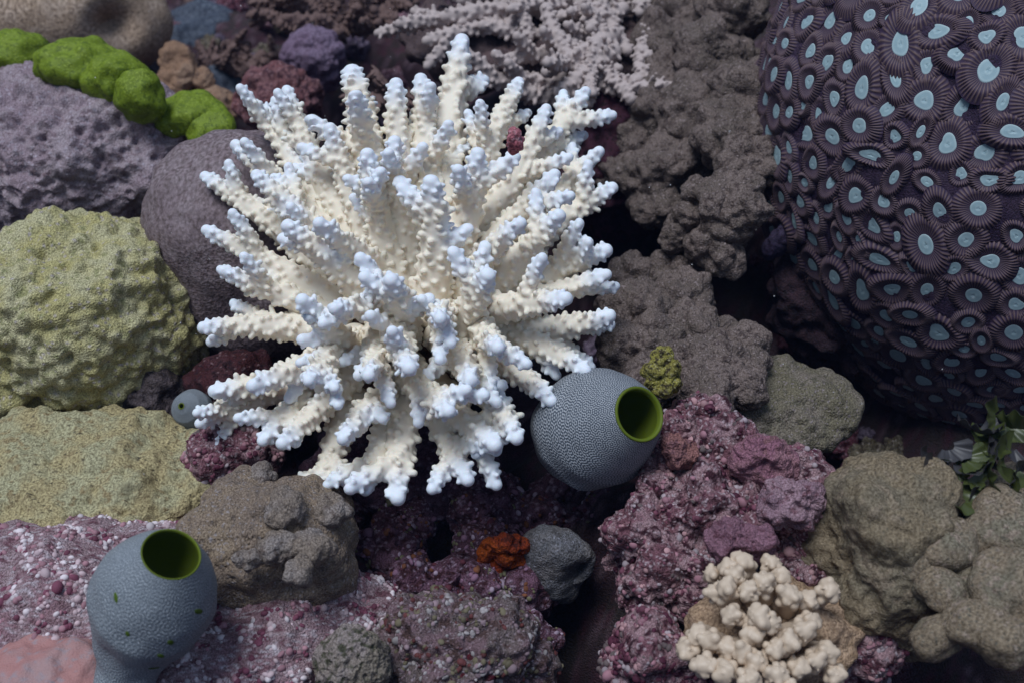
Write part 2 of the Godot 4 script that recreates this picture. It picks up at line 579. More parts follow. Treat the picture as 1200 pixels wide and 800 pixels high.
func ringed_coral() -> void:
	var d := 1.008
	var where := at(1156, 205, d)
	var m := mpp(d)
	var radii := Vector3(253, 341, 279) * m
	var c := thing("massive_coral", where, "huge dark purple boulder coral covered in ringed polyps with blue centres", "coral")
	var turn := Basis(Vector3.BACK, 0.46) * Basis(Vector3.RIGHT, -0.26)
	var pal := palette(Color(0.038, 0.024, 0.05), Color(0.055, 0.035, 0.062), Color(0.03, 0.018, 0.042), 0.2)
	part("dome", body(radii, [soft(110, 6, 31, 2), soft(6, 0.5, 32)], pal, 6, where, turn), mats.grain, c)
	var lobe_at := at(912, 284, 0.97)
	part("edge_lobe", body(Vector3(13, 24, 12) * m, [soft(20, 4, 33), lumps(8, 1.5, 34)], palette(Color(0.045, 0.034, 0.065), Color(0.055, 0.04, 0.08), Color(0.03, 0.02, 0.045), 0.2), 4, lobe_at), mats.grain, c, Transform3D(Basis.from_euler(Vector3(0, 0, -0.3)), lobe_at - where))
	var bump := [soft(110, 6, 31, 2)]
	var kinds := []
	for k in 9: kinds.append(polyp_meshes(300 + k))
	rng.seed = 5
	var pts: Array[Vector3] = []
	var nrm: Array[Vector3] = []
	var size: Array[float] = []
	var to_cam := (Vector3(0, CAM_Y, 0) - where).normalized()
	var tries := 0
	var shown := 0
	while tries < 34000 and pts.size() < (296 if tries < 20000 else 640):
		tries += 1
		var dir := Vector3(rng.randfn(), rng.randfn(), rng.randfn()).normalized()
		var p := turn * (dir * radii)
		var nn := (turn * (dir / radii)).normalized()
		if nn.dot((Vector3(0, CAM_Y, 0) - where - p).normalized()) < (-0.12 if tries < 20000 else -0.7): continue
		# even odds per area of the stretched dome
		if rng.randf() > (dir / radii).length() * radii.x: continue
		var seen := where + p - Vector3(0, CAM_Y, 0)
		var deep := seen.dot(cam_fwd)
		var beyond := seen.dot(cam_right) / deep / HALF * 400.0 > 622.0 or seen.dot(cam_up) / deep / HALF * 400.0 > 415.0
		if beyond and tries < 20000: continue
		if not beyond and tries >= 20000: continue
		var ok := true
		for k in pts.size():
			if pts[k].distance_squared_to(p) < 0.00033:
				ok = false
				break
		if ok:
			pts.append(p)
			nrm.append(nn)
			size.append(0.0134 * rng.randf_range(0.62, 1.34))
			if tries < 20000: shown = pts.size()
	# neighbours push each other apart until they share the surface
	for pass_ in 9:
		for k in pts.size():
			var push := Vector3.ZERO
			for j in pts.size():
				if j == k: continue
				var gap := pts[k] - pts[j]
				var want := (size[k] + size[j]) * 0.93
				var l2 := gap.length_squared()
				if l2 < want * want:
					var l := sqrt(l2)
					push += gap / maxf(l, 0.0001) * (want - l) * 0.28
			var e := (turn.inverse() * (pts[k] + push)) / radii
			e = e.normalized()
			pts[k] = turn * (e * radii)
			nrm[k] = (turn * (e / radii)).normalized()
	var rest := [[], []]
	for k in pts.size():
		var kind: Array = kinds[rng.randi() % kinds.size()]
		var p := pts[k] + nrm[k] * (relief((pts[k] + where) * 1000.0, bump) - 0.0004)
		var rr := size[k]
		var stretch := rng.randf_range(0.9, 1.34) if rng.randf() < 0.75 else rng.randf_range(1.3, 1.6)
		var b := frame(nrm[k] + Vector3(rng.randf() - 0.5, rng.randf() - 0.5, rng.randf() - 0.5) * 0.2, rng.randf() * TAU).scaled_local(Vector3(rr * 1.06 * stretch, 0.0070 * rng.randf_range(0.75, 1.2), rr * 1.06 / sqrt(stretch)))
		if k >= shown:
			rest[rng.randi() % 2].append(Transform3D(b, p))
			continue
		var o := part("polyp", kind[0], mats.polyp, c, Transform3D(b, p))
		part("oral_disc", kind[1], mats.disc, o)
	# those round the side, past the limit of single parts
	for q in 2:
		for w in 2:
			var mm := MultiMesh.new()
			mm.transform_format = MultiMesh.TRANSFORM_3D
			mm.mesh = (kinds[q * 3][w] as ArrayMesh).duplicate()
			mm.mesh.surface_set_material(0, mats.polyp if w == 0 else mats.disc)
			mm.instance_count = rest[q].size()
			for k in rest[q].size(): mm.set_instance_transform(k, rest[q][k])
			var o := MultiMeshInstance3D.new()
			o.name = "polyps" if w == 0 else "oral_discs"
			o.multimesh = mm
			c.add_child(o, true)
			o.set_meta("kind", "stuff")

# ---------------------------------------------------------------- sea squirts
func squirt(called: String, where: Vector3, axis: Vector3, prof: Array, rim: float, thick: float, deep: float, skin_mat: Material, label: String, foot := Vector3.ZERO, wob := 0.0, squash := 1.0) -> Node3D:
	var t := thing(called, where, label, "sea squirt", "round open-mouthed sea squirts")
	var b := frame(axis)
	var curve := Curve3D.new()
	var s := Shape.new()
	var sides := 72
	var rows := 56
	var lump := noise(1.0 / 38.0, 0, 2, 9)
	var fine := noise(1.0 / 9.0, 0, 2, 19)
	# profile points [radius, height] joined by a smooth curve
	for k in prof.size():
		var p: Vector2 = prof[k]
		var q0: Vector2 = prof[maxi(k - 1, 0)]
		var q1: Vector2 = prof[mini(k + 1, prof.size() - 1)]
		var tan := (q1 - q0) / 6.0
		curve.add_point(Vector3(p.x, p.y, 0), Vector3(-tan.x, -tan.y, 0), Vector3(tan.x, tan.y, 0))
	var total := curve.get_baked_length()
	for r in rows:
		var q := curve.sample_baked(total * r / (rows - 1.0))
		for k in sides + 1:
			var ang := TAU * k / sides
			var o := Vector3(cos(ang), 0, sin(ang) * squash)
			var fade := clampf((rows - 1.0 - r) / 30.0, 0.0, 1.0)
			var p := o * maxf(q.x, 0.00005) + Vector3(0, q.y, 0)
			p += o * (lump.get_noise_3dv(p * 1000.0 + where * 300.0) * wob + fine.get_noise_3dv(p * 1000.0) * wob * 0.12) * fade
			var sink := clampf(-q.y / -(prof[0] as Vector2).y, 0.0, 1.0)
			s.v.append(b * p + foot * pow(sink, 1.7))
			s.u.append(Vector2(5.0 * k / sides, 4.0 * r / rows))
	s.sheet(rows, sides + 1, 0, false)
	s.smooth()
	if s.n[20 * (sides + 1)].dot(s.v[20 * (sides + 1)] - b * Vector3(0, (b.inverse() * s.v[20 * (sides + 1)]).y, 0)) < 0:
		for k in range(0, s.i.size(), 3):
			var x := s.i[k + 1]
			s.i[k + 1] = s.i[k + 2]
			s.i[k + 2] = x
		s.smooth()
	for r in rows:
		var k0 := r * (sides + 1)
		var avg := (s.n[k0] + s.n[k0 + sides]).normalized()
		s.n[k0] = avg
		s.n[k0 + sides] = avg
	part("tunic", s.mesh(), skin_mat, t)
	var top: Vector2 = prof[prof.size() - 1]
	var lip := Shape.new()
	lip.lathe(b * Vector3(0, top.y, 0), b.scaled_local(Vector3(1, 1, squash)), PackedVector2Array([Vector2(rim * 0.985, -thick * 0.5), Vector2(rim * 1.0, thick * 0.1), Vector2(rim - thick * 0.2, thick * 0.42), Vector2(rim - thick * 0.7, thick * 0.36), Vector2(rim - thick, -thick * 0.2), Vector2(rim - thick * 1.05, -thick * 1.2)]), 60)
	part("siphon_rim", lip.mesh(), mats.lip, t)
	var inner := Shape.new()
	var ip := PackedVector2Array()
	var ri := rim - thick * 1.05
	for k in 14:
		var f := k / 13.0
		ip.append(Vector2(ri * (1.0 + 0.42 * sin(f * PI)) * sqrt(maxf(0.0, 1.0 - pow(f, 4.0))) + 0.00005, top.y - thick * 1.1 - f * deep))
	inner.lathe(Vector3.ZERO, b.scaled_local(Vector3(1, 1, squash)), ip, 48)
	part("inner_chamber", inner.mesh(), mats.inner, t)
	return t

# ---------------------------------------------------------------- nubbly coral
func nub(sd: int) -> ArrayMesh:
	var r := RandomNumberGenerator.new()
	r.seed = sd
	var tall := r.randf_range(13, 18)
	var rods := [[Vector3(0, -10, 0), Vector3(0, tall, 0), 6.8, 5.6, 1.0]]
	for k in 11:
		var ang := k * 2.4 + r.randf()
		var dir := Vector3(cos(ang), 0.1 + k * 0.14, sin(ang)).normalized()
		var root := Vector3(cos(ang) * 3.0, tall - 11 + k * 1.05, sin(ang) * 3.0)
		var rr := r.randf_range(2.5, 3.9)
		rods.append([root, root + dir * r.randf_range(2.6, 5.2), rr * 1.15, rr, 2.2])
	for k in 26:
		var d := Vector3(r.randfn(), absf(r.randfn()) + 0.3, r.randfn()).normalized()
		var p := Vector3(0, tall - 3, 0) + d * r.randf_range(6.6, 8.4)
		rods.append([p, p + d * 0.6, 0.95, 0.7, 0.8])
	return melted(rods, 0.95, func(_p): return Color(1, 1, 1))

# ---------------------------------------------------------------- leafy alga
func blade(sd: int) -> ArrayMesh:
	var r := RandomNumberGenerator.new()
	r.seed = sd
	var s := Shape.new()
	var rows := 12
	var cols := 56
	var waves := r.randi_range(2, 4)
	var ph := r.randf() * TAU
	var spread := r.randf_range(2.6, 4.4)
	for side in 2:
		for a in rows:
			var f := 0.34 + 0.66 * a / (rows - 1.0)
			for k in cols:
				var g := k / (cols - 1.0)
				var ang := (g - 0.5) * spread
				var rad := f * (1.0 + 0.10 * sin(g * TAU * waves * 0.7 + ph) + 0.03 * sin(g * 41 + ph))
				var z := 0.11 * f * f * f * sin(g * TAU * waves * 2.0 + ph) + 0.55 * f * f
				s.v.append(Vector3(sin(ang) * rad, cos(ang) * rad, z + (0.012 if side else -0.012)))
		s.sheet(rows, cols, side * rows * cols, false)
	var half := s.i.size() / 2
	for k in range(half, s.i.size(), 3):
		var x := s.i[k + 1]
		s.i[k + 1] = s.i[k + 2]
		s.i[k + 2] = x
	var o := rows * cols
	for k in cols - 1:
		var p := (rows - 1) * cols + k
		s.i.append_array(PackedInt32Array([p, p + o, p + 1, p + 1, p + o, p + o + 1]))
	s.smooth()
	return s.mesh()

# ---------------------------------------------------------------- the scene
func _ready() -> void:
	# camera, light and exposure
	var cam := Camera3D.new()
	cam.name = "camera"
	add_child(cam)
	cam.position = Vector3(0, CAM_Y, 0)
	cam.rotation_degrees = Vector3(-PITCH, 0, 0)
	var lens := CameraAttributesPhysical.new()
	lens.frustum_focal_length = 40.0
	lens.frustum_focus_distance = 0.80
	lens.exposure_aperture = 7.0
	cam.attributes = lens
	cam.fov = rad_to_deg(2.0 * atan(HALF))
	cam.near = 0.02
	cam.far = 60.0
	cam.current = true
	cam_up = Vector3(0, cos(deg_to_rad(PITCH)), -sin(deg_to_rad(PITCH)))
	cam_fwd = Vector3(0, -sin(deg_to_rad(PITCH)), -cos(deg_to_rad(PITCH)))

	var we := WorldEnvironment.new()
	we.name = "water_light"
	var env := Environment.new()
	var sky := Sky.new()
	var sm := ProceduralSkyMaterial.new()
	sm.sky_top_color = Color(0.73, 0.835, 1.0)
	sm.sky_horizon_color = Color(0.06, 0.10, 0.17)
	sm.sky_curve = 0.6
	sm.ground_bottom_color = Color(0.02, 0.035, 0.06)
	sm.ground_horizon_color = Color(0.05, 0.09, 0.14)
	sm.sun_angle_max = 1.0
	sky.sky_material = sm
	env.background_mode = Environment.BG_SKY
	env.sky = sky
	env.background_energy_multiplier = 0.37
	env.tonemap_mode = Environment.TONE_MAPPER_LINEAR
	env.tonemap_exposure = 1.74
	env.fog_enabled = true
	env.fog_density = 0.009
	env.fog_light_color = Color(0.42, 0.64, 0.92)
	env.sdfgi_enabled = true
	env.ssao_enabled = true
	env.ssil_enabled = true
	we.environment = env
	add_child(we)
	var sun := DirectionalLight3D.new()
	sun.name = "sun"
	sun.light_color = Color(0.94, 0.965, 1.0)
	sun.light_energy = 0.5
	sun.light_angular_distance = 26.0
	sun.shadow_enabled = true
	add_child(sun)
	sun.look_at_from_position(Vector3(-0.5, 2.0, 0.18), Vector3.ZERO, Vector3.FORWARD)

	make_materials()
	reef_floor()
	rubble()
	massive_corals()
	crusted_rocks()
	ringed_coral()
	white_coral()
	back_corals()
	small_things()

func make_materials() -> void:
	var grain := noise_tex(0.045, 0, 4, 4)
	var rough := noise_tex(0.02, 0, 5, 8)
	var mottle := noise_tex(0.028, 0, 5, 15)
	var ramp := Gradient.new()
	ramp.offsets = PackedFloat32Array([0.25, 0.5, 0.75])
	ramp.colors = PackedColorArray([Color(0.62, 0.60, 0.58), Color(0.86, 0.85, 0.85), Color(1, 1, 1)])
	mottle.color_ramp = ramp
	tex.mottle = mottle
	var dots := noise_tex(0.06, 1, 1, 12)
	mats.grain = skin("coral_grain", 0.75, grain, 0.10, 30.0)
	mats.coarse = skin("coarse_coral", 0.8, rough, 0.16, 44.0)
	mats.rock = skin("crusted_rock", 0.8, rough, 0.2, 46.0)
	mats.dotted = skin("pitted_coral", 0.7, dots, 0.06, 16.0)
	mats.smooth = skin("smooth_coral", 0.6, grain, 0.05, 24.0)
	mats.smooth.albedo_texture = null
	mats.nodule = skin("crust_nodule", 0.75, null)
	mats.polyp = skin("polyp_wall", 0.6, null)
	mats.disc = skin("polyp_disc", 0.5, null)
	var w := plain("bleached_coral", Color(1, 1, 1), 0.6)
	w.vertex_color_use_as_albedo = true
	w.subsurf_scatter_enabled = true
	w.subsurf_scatter_strength = 0.1
	w.uv1_triplanar = true
	w.uv1_scale = Vector3.ONE * 0.03
	mats.white_coral = w
	mats.table_coral = plain("table_coral", Color(0.44, 0.365, 0.345), 0.75)
	mats.brown_coral = plain("brown_coral", Color(0.15, 0.095, 0.085), 0.8)
	mats.cream = plain("cream_coral", Color(0.55, 0.435, 0.325), 0.5, 0.45)
	mats.lip = plain("siphon_rim", Color(0.105, 0.14, 0.010), 0.6)
	mats.inner = mats.lip
	mats.leaf = plain("leafy_alga", Color(0.055, 0.068, 0.02), 0.4, 0.5)
	mats.leaf.backlight_enabled = true
	mats.leaf.backlight = Color(0.2, 0.3, 0.05)
	mats.leaf_grey = plain("leafy_alga_grey", Color(0.04, 0.038, 0.042), 0.5, 0.5)
	var fleck := noise(0.16, 0, 3, 77)
	var maze := labyrinth(256, 21, 6)
	for k in 2:
		var m := plain("tunic" if k == 0 else "tunic_smooth", Color(0.38, 0.40, 0.43) if k == 0 else Color(0.42, 0.455, 0.49), 0.55)
		var im := maze.get_image()
		var col := Image.create_empty(256, 256, false, Image.FORMAT_RGB8)
		for y in 256:
			for x in 256:
				var g := im.get_pixel(x, y).r
				var a := Color(0.50, 0.54, 0.58) if k == 0 else Color(0.80, 0.81, 0.82)
				var cc := a.lerp(Color(1, 1, 1), g)
				if k == 1:
					var sp := fleck.get_noise_2d(x, y)
					cc = Color(0.62, 0.64, 0.66).lerp(Color(0.74, 0.75, 0.75), g * 0.6).lerp(Color(1, 1, 1), smoothstep(0.1, 0.4, sp))
				col.set_pixel(x, y, cc)
		m.albedo_texture = ImageTexture.create_from_image(col)
		m.heightmap_enabled = true
		m.heightmap_texture = maze
		m.heightmap_scale = 0.05 if k == 0 else 0.02
		if k == 1: m.uv1_scale = Vector3(0.8, 0.8, 1.0)
		mats["tunic" if k == 0 else "tunic_smooth"] = m
	# one small lump shared by all crusts
	var base: Array = ico(1)
	var s := Shape.new()
	s.i = base[1]
	for p in base[0]: s.v.append(p * Vector3(1, 1, 1))
	s.smooth()
	crust_mesh = s.mesh(mats.nodule)

func reef_floor() -> void:
	# hollows between the corals: photo x, y, radius in metres, depth in metres
	var hollows := []
	for h in [[525, 612, 0.05, 0.15], [650, 705, 0.045, 0.14], [600, 590, 0.04, 0.10], [700, 700, 0.055, 0.16], [655, 755, 0.05, 0.13], [930, 330, 0.09, 0.20], [880, 300, 0.07, 0.16], [1020, 430, 0.09, 0.18], [960, 560, 0.04, 0.10], [1150, 790, 0.05, 0.14], [720, 210, 0.08, 0.14], [760, 260, 0.08, 0.14], [30, 250, 0.07, 0.10], [40, 520, 0.06, 0.06], [250, 500, 0.05, 0.08], [430, 60, 0.12, 0.12], [350, 470, 0.06, 0.06]]:
		var r := ray(h[0], h[1])
		var p := Vector3(0, CAM_Y, 0) + r * (CAM_Y / -r.y)
		hollows.append([p.x, p.z, h[2], h[3]])
	var big := noise(1.0 / 320.0, 0, 3, 21)
	var layers := [lumps(34, 14, 22), lumps(11, 4, 23), soft(60, 16, 24, 4)]
	var pal := palette(Color(0.055, 0.03, 0.036), Color(0.05, 0.04, 0.036), Color(0.085, 0.035, 0.05), 0.15, Color(0.15, 0.10, 0.115), 0.35, 60, 9, 3, 41)
	for ring in 2:
		var fine := ring == 0
		var x0 := -0.85 if fine else -9.0
		var x1 := 0.85 if fine else 9.0
		var z0 := -2.1 if fine else -14.0
		var z1 := -0.18 if fine else 3.0
		var cell := 0.0058 if fine else 0.085
		var cols := int((x1 - x0) / cell) + 1
		var rows := int((z1 - z0) / cell) + 1
		var s := Shape.new()
		s.v.resize(cols * rows)
		s.c.resize(cols * rows)
		for r in rows:
			for k in cols:
				var x := x0 + k * cell
				var z := z0 + r * cell
				var q := Vector3(x, 0, z) * 1000.0
				var y := -0.065 + big.get_noise_3dv(q) * 0.07
				# the reef drops away slowly behind and all round
				y -= 0.03 * clampf((z + 0.72) / 0.12, 0, 1)
				y -= 0.10 * maxf(0.0, -z - 1.5) + 0.05 * maxf(0.0, absf(x) - 1.2)
				if fine:
					y += relief(q, layers)
					for h in hollows:
						var dx: float = (x - h[0]) / h[2]
						var dz: float = (z - h[1]) / h[2]
						var e := dx * dx + dz * dz
						if e < 5.0: y -= h[3] * exp(-e)
				else:
					y += big.get_noise_3dv(q * 0.4) * 0.25 * clampf((absf(z + 1.0) + absf(x) - 1.5) * 0.5, 0, 1)
					if x > -0.95 and x < 0.95 and z > -2.2 and z < -0.1: y -= 0.30
				s.v[r * cols + k] = Vector3(x, y, z)
				s.c[r * cols + k] = tint(q + Vector3(0, y * 1000.0, 0), pal)
		s.sheet(rows, cols, 0, false)
		s.smooth()
		if s.n[cols * 3 + 4].y < 0:
			for k in range(0, s.i.size(), 3):
				var a := s.i[k + 1]
				s.i[k + 1] = s.i[k + 2]
				s.i[k + 2] = a
			s.smooth()
		if fine: floor_grid = [s.v, cols, rows, x0, z0, cell]
		var o := part("reef_ground" if fine else "seabed", s.mesh(), mats.rock, self)
		o.set_meta("kind", "structure")

# where the sight line through a photo pixel meets the reef ground
func on_floor(x: float, y: float) -> Vector3:
	var r := ray(x, y)
	var verts: PackedVector3Array = floor_grid[0]
	var d := 0.5
	while d < 2.0:
		var p := Vector3(0, CAM_Y, 0) + r * d
		var k := int((p.x - floor_grid[3]) / floor_grid[5])
		var j := int((p.z - floor_grid[4]) / floor_grid[5])
		if k >= 0 and j >= 0 and k < floor_grid[1] and j < floor_grid[2] and p.y < verts[j * floor_grid[1] + k].y: return p
		d += 0.003
	return Vector3.INF

# loose stones that fill the gaps between the corals
func rubble() -> void:
	var r := RandomNumberGenerator.new()
	r.seed = 91
	var kinds := []
	var pals := [
		["dark maroon crusted stone lying ", "maroon crusted stones", palette(Color(0.11, 0.03, 0.045), Color(0.16, 0.06, 0.08), Color(0.05, 0.015, 0.02), 0.1, Color(0.30, 0.2, 0.23), 0.3, 16, 6, 2.4, 80)],
		["dusky pink crusted stone lying ", "pink crusted stones", palette(Color(0.27, 0.14, 0.16), Color(0.34, 0.2, 0.22), Color(0.10, 0.03, 0.045), 0.1, Color(0.45, 0.36, 0.38), 0.3, 16, 6, 2.4, 83)],
		["olive brown pale flecked stone lying ", "olive brown stones", palette(Color(0.12, 0.10, 0.06), Color(0.17, 0.15, 0.10), Color(0.06, 0.045, 0.03), 0.1, Color(0.34, 0.31, 0.26), 0.3, 16, 6, 2.4, 86)],
		["purple grey stone lying ", "purple grey stones", palette(Color(0.15, 0.11, 0.16), Color(0.2, 0.16, 0.21), Color(0.07, 0.05, 0.07), 0.1, Color(0.36, 0.31, 0.37), 0.3, 16, 6, 2.4, 89)]]
	for k in 8:
		kinds.append(body(Vector3(0.014, r.randf_range(0.008, 0.012), r.randf_range(0.010, 0.015)), [soft(16, 7, 250 + k, 3), lumps(8, 4, 260 + k), lumps(3.5, 1.2, 270 + k), pits(7, 3, 280 + k)], pals[k % 4][2], 4, Vector3(k * 0.3, 0, 0)))
	outer_boulders(kinds)
	for zone in [[430, 640, 640, 800, 22, "in the crevice below the white coral"], [0, 470, 260, 640, 14, "under the yellow green coral boulder"], [700, 300, 1010, 540, 20, "in the black hollow beside the ringed coral"], [200, 0, 480, 150, 24, "beyond the brown dome coral"], [940, 480, 1080, 600, 10, "behind the olive mound coral"]]:
		for k in zone[4]:
			var p := on_floor(r.randf_range(zone[0], zone[2]), r.randf_range(zone[1], zone[3]))
			if p == Vector3.INF: continue
			var pick := r.randi() % 8
			var o := part("loose_stone", kinds[pick], mats.rock, self, Transform3D(Basis.from_euler(Vector3(r.randf_range(-0.5, 0.5), r.randf() * TAU, r.randf_range(-0.5, 0.5))).scaled_local(Vector3.ONE * r.randf_range(0.5, 1.5)), p + Vector3(0, 0.002, 0)))
			tag(o, pals[pick % 4][0] + zone[5], "stone", pals[pick % 4][1] + " " + zone[5])

# the reef goes on all round: plain boulders outside the picture
func outer_boulders(kinds: Array) -> void:
	var r := RandomNumberGenerator.new()
	r.seed = 12
	var places := [[-0.62, -0.62], [-0.72, -0.95], [-0.5, -0.38], [-0.25, -0.28], [0.1, -0.26], [0.42, -0.36], [0.6, -0.55], [0.78, -0.8], [0.95, -1.15], [-0.95, -1.3], [-0.8, -1.75], [-0.2, -1.95], [0.35, -1.9], [0.9, -1.7]]
	for k in places.size():
		var p := Vector3(places[k][0], -0.06, places[k][1])
		var o := part("reef_boulder", kinds[k % kinds.size()], mats.rock, self, Transform3D(Basis(Vector3.UP, r.randf() * TAU).scaled_local(Vector3.ONE * r.randf_range(4.5, 7.0)), p))
		tag(o, "big crusted boulder on the reef round the coral group", "boulder", "boulders round the coral group")

func massive_corals() -> void:
	var C := func(r, g, b): return Color(r, g, b)
	# far left, upper: a smooth tan coral and a rough grey one with green cushions between
	rock("boulder_coral", 55, 22, 1.33, Vector3(140, 92, 90), [soft(120, 10, 51, 2), soft(9, 0.5, 52)], palette(C.call(0.413, 0.312, 0.213), C.call(0.475, 0.375, 0.275), C.call(0.338, 0.250, 0.163), 0.2), mats.dotted, 5, "smooth tan boulder coral behind bright green cushions", "coral", Vector3.ZERO, [[Vector3(0.1, 0.02, 0.06), 0.03, 0.035]])
	rock("rough_coral", 92, 178, 1.09, Vector3(148, 88, 105), [soft(70, 18, 53, 3), lumps(26, 12, 54), lumps(11, 7, 55), pits(11, 7, 56), soft(5, 2, 50)], palette(C.call(0.336, 0.266, 0.287), C.call(0.406, 0.343, 0.357), C.call(0.238, 0.175, 0.189), 0.25, C.call(0.504, 0.462, 0.504), 0.4), mats.coarse, 6, "rough mauve grey coral mound under bright green cushions", "coral")
	rock("pitted_coral", 302, 304, 0.99, Vector3(124, 162, 118), [soft(100, 9, 57, 3), soft(24, 1.6, 59), soft(5, 0.4, 58)], palette(C.call(0.206, 0.163, 0.163), C.call(0.237, 0.194, 0.194), C.call(0.175, 0.131, 0.131), 0.25), mats.dotted, 5, "smooth grey brown dome coral behind the white branching coral", "coral", Vector3(0, 0, 12))
	rock("lumpy_coral", 92, 378, 0.935, Vector3(152, 118, 110), [soft(80, 18, 61, 3), lumps(24, 8, 62), lumps(11, 9, 63), pits(14, 6, 64), lumps(5, 2.2, 65)], palette(C.call(0.478, 0.447, 0.194), C.call(0.550, 0.529, 0.296), C.call(0.323, 0.329, 0.148), 0.24, C.call(0.502, 0.459, 0.433), 0.42, 38, 8), mats.coarse, 6, "bumpy yellow green coral boulder beside the smooth brown dome", "coral", Vector3(0, 20, -8))
	rock("crust_coral", 88, 556, 0.835, Vector3(165, 32, 104), [soft(60, 14, 66, 4), lumps(26, 5, 67), pits(9, 2.5, 68), soft(6, 1, 60)], palette(C.call(0.425, 0.368, 0.184), C.call(0.414, 0.402, 0.230), C.call(0.310, 0.253, 0.127), 0.24, C.call(0.07, 0.06, 0.04), 0.5, 38, 9, 4), mats.grain, 6, "flat olive yellow encrusting coral behind the grey sea squirt", "coral", Vector3(0, 0, -4))
	var t := rock("tan_crust", 318, 640, 0.765, Vector3(100, 88, 80), [soft(50, 12, 71, 3), lumps(22, 6, 72), lumps(8, 1.6, 73), pits(7, 2, 74)], palette(C.call(0.28, 0.22, 0.15), C.call(0.24, 0.19, 0.14), C.call(0.17, 0.14, 0.11), 0.24, C.call(0.33, 0.31, 0.30), 0.4), mats.coarse, 6, "tan encrusting coral with grey knobs below the white coral", "coral", Vector3(0, 0, 14))
	rng.seed = 14
	var gp := palette(C.call(0.24, 0.20, 0.155), C.call(0.27, 0.24, 0.21), C.call(0.15, 0.12, 0.10), 0.2)
	for k in [[330, 595, 24, .72], [322, 640, 20, .705], [365, 638, 24, .71], [292, 655, 15, .70], [348, 668, 17, .69], [388, 600, 22, .735], [305, 560, 18, .765]]:
		var w := at(k[0], k[1], k[3])
		var m := mpp(k[3])
		part("knob", body(Vector3(k[2], k[2] * 0.7, k[2]) * m * 0.9, [soft(18, 6, 75), lumps(8, 5, 76)], gp, 4, w), mats.coarse, t, Transform3D(Basis.IDENTITY, w - t.position))
	# right: encrusting olive corals
	rock("olive_crust", 905, 478, 0.87, Vector3(102, 34, 62), [soft(40, 8, 81, 3), lumps(20, 4.5, 82), lumps(7, 1.6, 83)], palette(C.call(0.17, 0.155, 0.10), C.call(0.21, 0.185, 0.14), C.call(0.12, 0.11, 0.075), 0.2, C.call(0.28, 0.24, 0.24), 0.42), mats.coarse, 6, "olive crust coral spreading under the dark ringed coral", "coral", Vector3(18, 0, 3))
	rock("mound_coral", 1050, 650, 0.735, Vector3(92, 128, 95), [soft(50, 16, 84, 4), lumps(34, 10, 85), lumps(11, 2.4, 86), soft(5, 0.8, 80)], palette(C.call(0.224, 0.181, 0.110), C.call(0.192, 0.165, 0.108), C.call(0.254, 0.209, 0.139), 0.2, C.call(0.095, 0.082, 0.055), 0.5, 45, 16, 5), mats.grain, 6, "smooth olive tan mound coral beside the pink crusted rock", "coral", Vector3(0, 0, 10))
	var kn := thing("knobbed_coral", at(1150, 690, 0.70), "pale tan coral with big rounded knobs beside the olive mound", "coral")
	var kp := palette(C.call(0.240, 0.192, 0.127), C.call(0.192, 0.173, 0.118), C.call(0.287, 0.234, 0.173), 0.2, C.call(0.125, 0.117, 0.088), 0.4)
	for k in [[1155, 625, 50, .70], [1182, 625, 62, .69], [1110, 640, 38, .68], [1150, 690, 58, .68], [1190, 690, 60, .66], [1100, 690, 34, .67], [1140, 735, 34, .65], [1180, 745, 38, .64], [1100, 745, 30, .66], [1075, 665, 26, .68], [1200, 585, 46, .74], [1165, 580, 24, .73]]:
		var w := at(k[0], k[1], k[3])
		part("knob", body(Vector3(k[2], k[2] * 0.86, k[2]) * 0.88 * mpp(k[3]), [soft(34, 6, 87, 2), lumps(17, 2.2, 88), lumps(6, 1.0, 89)], kp, 5, w), mats.grain, kn, Transform3D(Basis.IDENTITY, w - kn.position))
	# the brown knobby coral between the white and the ringed coral
	var brown := palette(C.call(0.15, 0.12, 0.10), C.call(0.20, 0.16, 0.135), C.call(0.09, 0.068, 0.058), 0.18, C.call(0.30, 0.25, 0.23), 0.42)
	var kb := thing("knobby_coral", at(830, 120, 1.02), "tall brown knobby coral beside the dark ringed coral", "coral")
	for k in [[805, 30, 62, 1.16], [860, 15, 42, 1.10], [845, 75, 48, 1.10], [790, 95, 40, 1.10], [812, 130, 50, 1.06], [872, 110, 40, 1.02], [860, 155, 46, 1.0], [880, 190, 34, 0.97], [830, 60, 40, 1.07], [770, 130, 36, 1.08], [775, 45, 30, 1.12], [760, 15, 34, 1.2], [790, 195, 42, 1.05], [745, 165, 26, 1.08], [752, 205, 30, 1.06], [770, 235, 34, 1.05], [720, 200, 30, 1.1]]:
		var w := at(k[0], k[1], k[3])
		part("knob", body(Vector3(k[2], k[2] * 0.95, k[2]) * 0.84 * mpp(k[3]), [soft(40, 12, 91, 3), lumps(24, 11, 92), lumps(9, 4, 93), soft(4, 1, 90)], brown, 5, w), mats.coarse, kb, Transform3D(Basis.IDENTITY, w - kb.position))
	var kc := thing("knobby_coral", at(850, 260, 0.95), "small cluster of pale brown knobs over the black hollow", "coral")
	for k in [[822, 225, 20, .93], [850, 222, 22, .92], [838, 245, 20, .91], [872, 222, 24, .91], [862, 250, 22, .905], [884, 245, 20, .90], [815, 250, 20, .935], [852, 268, 26, .92], [830, 285, 24, .93], [800, 270, 18, .95], [850, 300, 22, .92], [790, 280, 16, .95]]:
		var w := at(k[0], k[1], k[3])
		part("knob", body(Vector3(k[2], k[2], k[2]) * mpp(k[3]), [soft(25, 7, 94, 3), lumps(11, 5, 95), soft(4, 0.8, 96)], brown, 4, w), mats.coarse, kc, Transform3D(Basis.IDENTITY, w - kc.position))
	var kd := thing("knobby_coral", at(790, 400, 0.9), "low brown lumpy coral beside the yellow green tuft", "coral")
